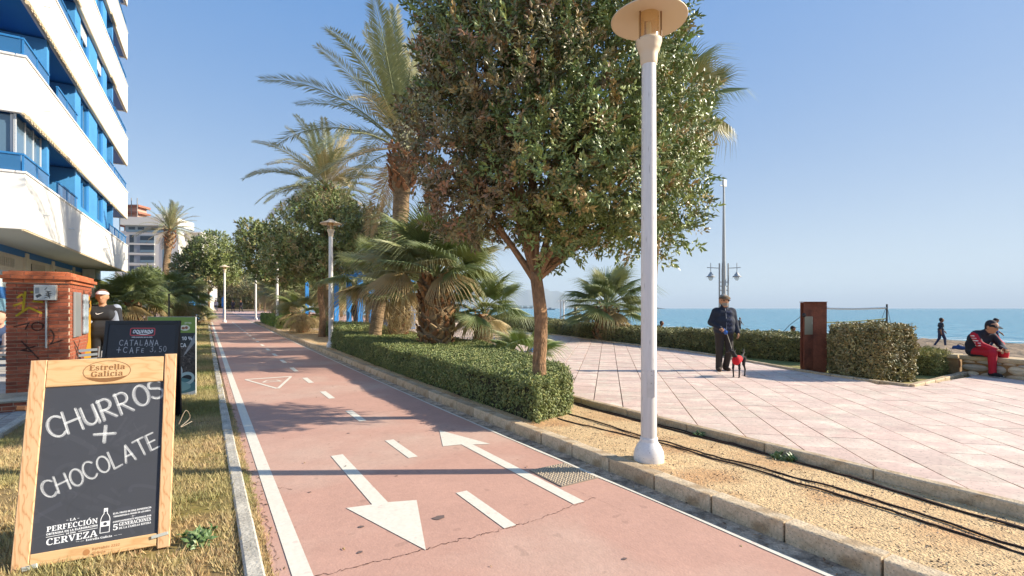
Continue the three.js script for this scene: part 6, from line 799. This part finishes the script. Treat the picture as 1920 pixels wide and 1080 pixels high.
// others, smaller in the picture
function figure(name, label, pos, turn, pose, c, { cell = 0.02, hat = null, group, lean = 0, k = 1 } = {}) {
  const o = thing(name, label, 'person', pos, turn, group), [T, L, S, H, F, A] = c; let b; // torso, legs, skin, hair, feet, lower arm
  if (pose === 'sit') b = [[-0.09, 0.12, 0, 0.09, 0.12, 0, 0.14, 0.14, 1], [-0.07, 0.3, 0.0, 0.07, 0.3, 0.0, 0.14, 0.14, 0], [-0.09, 0.48, 0.04, 0.09, 0.48, 0.04, 0.13, 0.13, 0], [-0.17, 0.57, 0.05, 0.17, 0.57, 0.05, 0.075, 0.075, 0], [0, 0.56, 0.06, 0, 0.7, 0.09, 0.06, 0.055, 2], [-0.21, 0.55, 0.05, -0.24, 0.35, 0.16, 0.065, 0.055, 0], [-0.24, 0.35, 0.16, -0.14, 0.32, 0.36, 0.05, 0.038, 5], [0.21, 0.55, 0.05, 0.24, 0.35, 0.16, 0.065, 0.055, 0], [0.24, 0.35, 0.16, 0.14, 0.32, 0.36, 0.05, 0.038, 5], [-0.1, 0.13, 0.05, -0.13, 0.42, 0.36, 0.09, 0.07, 1], [-0.13, 0.42, 0.36, -0.13, 0.06, 0.55, 0.066, 0.05, 1], [0.1, 0.13, 0.05, 0.13, 0.42, 0.36, 0.09, 0.07, 1], [0.13, 0.42, 0.36, 0.13, 0.06, 0.55, 0.066, 0.05, 1], [-0.13, 0.05, 0.55, -0.13, 0.04, 0.7, 0.045, 0.04, 4], [0.13, 0.05, 0.55, 0.13, 0.04, 0.7, 0.045, 0.04, 4], [-0.02, 0.31, 0.36, -0.14, 0.32, 0.38, 0.03, 0.036, 2], ...headBones(0, 0.79, 0.12, [0, -0.1, 1], [1, 0, 0], 2, 3)];
  else { const w = pose === 'walk' ? 0.26 : 0.03, z = lean; b = [[-0.085, 0.93, 0, 0.085, 0.93, 0, 0.13, 0.13, 1], [-0.07, 1.05, z * 0.3, 0.07, 1.05, z * 0.3, 0.135, 0.135, 0], [-0.1, 1.28, z * 0.7, 0.1, 1.28, z * 0.7, 0.125, 0.125, 0], [-0.17, 1.4, z, 0.17, 1.4, z, 0.07, 0.07, 0], [0, 1.4, z, 0, 1.54, z + 0.02, 0.058, 0.055, 2], [-0.22, 1.38, z, -0.27, 1.1, z - w * 0.5, 0.066, 0.052, 0], [-0.27, 1.1, z - w * 0.5, -0.26, 0.86, z - w * 0.3, 0.047, 0.035, 5], [0.22, 1.38, z, 0.27, 1.1, z + w * 0.3, 0.066, 0.052, 0], [0.27, 1.1, z + w * 0.3, 0.25, 0.9, z + w * 0.9 + 0.06, 0.047, 0.035, 5], [-0.26, 0.85, z - w * 0.3, -0.26, 0.74, z - w * 0.2, 0.036, 0.024, 2], [0.25, 0.9, z + w * 0.9 + 0.06, 0.25, 0.8, z + w + 0.1, 0.036, 0.024, 2], [-0.095, 0.92, 0, -0.1, 0.5, w * 0.6, 0.105, 0.075, 1], [-0.1, 0.5, w * 0.6, -0.1, 0.1, w * 0.7, 0.07, 0.052, 1], [0.095, 0.92, 0, 0.1, 0.5, -w * 0.15, 0.105, 0.075, 1], [0.1, 0.5, -w * 0.15, 0.1, 0.1, -w, 0.07, 0.052, 1], [-0.1, 0.05, w * 0.7 - 0.04, -0.11, 0.04, w * 0.7 + 0.14, 0.048, 0.04, 4], [0.1, 0.055, -w - 0.03, 0.11, 0.04, -w + 0.14, 0.048, 0.04, 4], ...headBones(0, 1.62, z + 0.04, [0, -0.08 - z * 0.8, 1], [1, 0, 0], 2, 3)]; }
  part(o, 'body', skin(b, cell, [T, L, S, H, F, A], 0.03), MAT.cloth);
  const hy = pose === 'sit' ? [0, 0.835, 0.11] : [0, 1.665, lean + 0.03]; if (hat !== null) part(o, 'cap', [new THREE.SphereGeometry(0.112, 16, 8, 0, 6.29, 0, 1.5).scale(0.95, 0.7, 1.1), new THREE.CylinderGeometry(0.09, 0.095, 0.01, 16).scale(0.9, 1, 1).translate(0, 0.01, 0.1)], M(hat, { roughness: 0.9 }), hy);
  o.scale.setScalar(k); return o;
}
const by = (x, z) => { const t = st(x, z)[1]; return -0.12 - 1.36 * clamp((t - 17) / 44) - 0.02; }, beachAt = (x, z) => [x, by(x, z), z];
figure('person', 'man in a dark sleeveless top walking on the beach right of the bush', beachAt(26.22, -30), 1.2, 'walk', [0x1e2531, 0x2a3350, 0x8a6047, 0x1d1714, 0x2b2b2b, 0x8a6047], { cell: 0.018 });
figure('person', 'man in a blue shirt and black cap walking behind the seated man', beachAt(26.59, -27), 0.9, 'walk', [0x2f5fa0, 0x23304a, 0xa57758, 0x1d1714, 0x2b2b2b, 0xa57758], { cell: 0.018, hat: 0x16181c });
figure('person', 'man in a black cap and dark shirt sitting on the beach left of the pillar', beachAt(15.32, -27), 1.3, 'sit', [0x2c3b55, 0x3a3a3f, 0xa57758, 0x1d1714, 0x2b2b2b, 0xa57758], { cell: 0.02, hat: 0x17181c, k: 1.12 });
figure('person', 'bare backed person low on the beach between the pillar and the bush', beachAt(16.28, -25), 2.6, 'sit', [0xc08068, 0x6e4b45, 0xc08068, 0x1d1714, 0x2b2b2b, 0xc08068], { cell: 0.02, k: 0.98 });
figure('person', 'dark haired person sitting on the beach just over the boxy bush', beachAt(16.02, -24), 0.4, 'sit', [0x4b4a44, 0x3a3a3f, 0xa57758, 0x1d1714, 0x2b2b2b, 0xa57758], { cell: 0.02, k: 1.3 });
figure('person', 'dark figure bending over bags on the beach left of the short fan palm', beachAt(9.33, -60), -1.0, 'stand', [0x2c3a4c, 0x2c3440, 0x8a6047, 0x1d1714, 0x2b2b2b, 0x2c3a4c], { cell: 0.03, lean: 0.22 });
figure('person', 'small dark figure on the shoreline right of the man in the navy jacket', beachAt(27.85, -60), 0.6, 'walk', [0x232a35, 0x232a35, 0x8a6047, 0x1d1714, 0x2b2b2b, 0x8a6047], { cell: 0.03 });
figure('person', 'person sitting on the beach just right of the lamp pole', beachAt(10.24, -34), 1.0, 'sit', [0x22262d, 0x2b2c30, 0x8a6047, 0x1d1714, 0x2b2b2b, 0x22262d], { cell: 0.025, k: 1.2 });
figure('person', 'walker in pale clothes farthest left of the group far down the path', [-44.64, 1.02, -74], 0.3, 'walk', [0xb9b4b8, 0x3c4150, 0xa57758, 0x2b2019, 0x2b2b2b, 0xb9b4b8], { cell: 0.035, group: 'walkers far down the path' });
figure('person', 'walker in dark clothes in the middle of the far path', [-42.07, 1.0, -74], 0.2, 'walk', [0x35323a, 0x2b2d36, 0xa57758, 0x2b2019, 0x2b2b2b, 0x35323a], { cell: 0.035, group: 'walkers far down the path' });
figure('person', 'walker in dark clothes rightmost on the far path', [-40.31, 0.98, -73], -0.2, 'walk', [0x2a2b33, 0x24252c, 0xa57758, 0x2b2019, 0x2b2b2b, 0x2a2b33], { cell: 0.035, group: 'walkers far down the path' });
figure('person', 'person in dark clothes standing under the blue pergola', [-9.05, 0.28, -28.5], 0.8, 'stand', [0x2b2327, 0x3a3537, 0xa57758, 0x1d1714, 0x2b2b2b, 0x2b2327], { cell: 0.025 });
{ // the woman beside the brick cabinet
  const o = figure('person', 'person in a black top, grey jacket and pale cap beside the brick cabinet', [-8.26, 0.06, -9.9], 0.5, 'stand', [0x26272b, 0x18181b, skinTone, 0x6b4a33, 0x2a2a2c, 0x15161a], { cell: 0.012, hat: 0xd9dade, k: 1.06 });
  part(o, 'open_jacket', skin([[0.2, 1.4, -0.02, 0.2, 1.0, 0.0, 0.085, 0.1, 0], [-0.2, 1.4, -0.02, -0.2, 1.0, 0.0, 0.085, 0.1, 0], [-0.12, 1.3, -0.1, 0.12, 1.3, -0.1, 0.1, 0.1, 0]], 0.015, [0x8d95a3], 0.02), MAT.cloth);
  const sw = new THREE.Shape(); sw.moveTo(-0.06, 0.012); sw.quadraticCurveTo(-0.05, -0.022, -0.01, -0.008); sw.lineTo(0.065, 0.03); sw.lineTo(-0.012, 0.006); sw.quadraticCurveTo(-0.045, -0.006, -0.05, 0.02); part(o, 'chest_mark', new THREE.ExtrudeGeometry(sw, { depth: 0.004, bevelEnabled: false }), M(0xe6e6e6), [-0.02, 1.3, 0.128]);
}
figure('person', 'person with brown hair sitting at the terrace left of the brick cabinet', [-11.98, 0.42, -11.5], 0.7, 'sit', [0x3a4a68, 0xb9a59a, 0xc99880, 0x4a3022, 0x2b2b2b, 0xd3a08c], { cell: 0.014, k: 1.15 });
{ // terrace chairs and odds and ends
  const al = M(0x9b9ea0, { roughness: 0.35, metalness: 0.6 }), seat = M(0x6b7075, { roughness: 0.7 });
  const chair = (label, pos, turn) => { const o = thing('terrace_chair', label, 'chair', pos, turn, 'terrace chairs'); for (const x of [-0.21, 0.21]) { part(o, 'leg', bar(V(x, 0, 0.2), V(x, 0.62, 0.16), 0.025), al); part(o, 'leg', bar(V(x, 0, -0.26), V(x, 0.86, -0.18), 0.025), al); part(o, 'armrest', bar(V(x, 0.63, 0.18), V(x, 0.65, -0.2), 0.03), al); } part(o, 'seat', BB(0.42, 0.02, 0.4, 0.006), seat, [0, 0.43, 0]); for (let i = 0; i < 4; i++) part(o, 'back_slat', B(0.4, 0.045, 0.015, 0, 0.55 + i * 0.085, -0.2), seat); return o; };
  const a = chair('grey metal terrace chair left of the brick cabinet', [-10.18, -0.03, -9.8], 0.4);
  chair('grey metal terrace chair under the person with brown hair', [-11.98, -0.03, -11.5], 0.7); chair('pale metal chair standing between the brick cabinet and the black board', [-7.55, -0.02, -8.9], 1.4);
  const p = thing('pushchair', 'black hooded pushchair behind the person in the black top', 'pushchair', [-9.02, 0.02, -11], 0.4), bk = M(0x1a1b1e, { roughness: 0.8 }), fr = M(0xb3b0ab, { roughness: 0.4, metalness: 0.5 }); part(p, 'hood', new THREE.SphereGeometry(0.26, 16, 10, 0, 6.29, 0, 1.7).scale(0.9, 0.9, 1).translate(0, 1.15, 0), bk); part(p, 'seat', BB(0.4, 0.5, 0.3, 0.04), bk, [0, 0.6, 0.02]); for (const x of [-0.22, 0.22]) { part(p, 'frame_tube', bar(V(x, 0.2, 0.35), V(x, 1.1, -0.45), 0.025), fr); for (const z of [-0.35, 0.35]) part(p, 'wheel', new THREE.TorusGeometry(0.12, 0.025, 8, 18).rotateY(PI / 2).translate(x, 0.145, z), bk); part(p, 'frame_tube', bar(V(x, 0.15, -0.35), V(x, 0.75, 0.2), 0.025), fr); } part(p, 'handle', bar(V(-0.22, 1.1, -0.45), V(0.22, 1.1, -0.45), 0.03), bk);
  R = rng(44); const bag = (label, x, z, s, col) => { const o = thing('beach_bag', label, 'bag', beachAt(x, z), rr(0, 3)); part(o, 'body', skin([[-0.3 * s, 0.12 * s, 0, 0.3 * s, 0.14 * s, 0, 0.16 * s, 0.2 * s, 0], [0, 0.2 * s, 0.05, 0.1 * s, 0.3 * s, 0, 0.14 * s, 0.1 * s, 0]], 0.04 * s, [col], 0.05), MAT.cloth); part(o, 'strap', new THREE.TorusGeometry(0.2 * s, 0.02 * s, 6, 14, PI).translate(0, 0.28 * s, 0), M(0x22252b)); };
  bag('blue bag lying on the sand between the walking man and the seated man', 23.77, -26, 0.7, 0x23406e); bag('dark heap of bags beside the bending figure on the beach', 8.74, -59.8, 2.2, 0x23282f); bag('dark bundle left of the heap of bags on the beach', 8.22, -60, 1.8, 0x2b3440);
}

scene.fog = new THREE.FogExp2(new THREE.Color(0.62, 0.74, 0.86), 0.00011);
renderer.render(scene, camera);
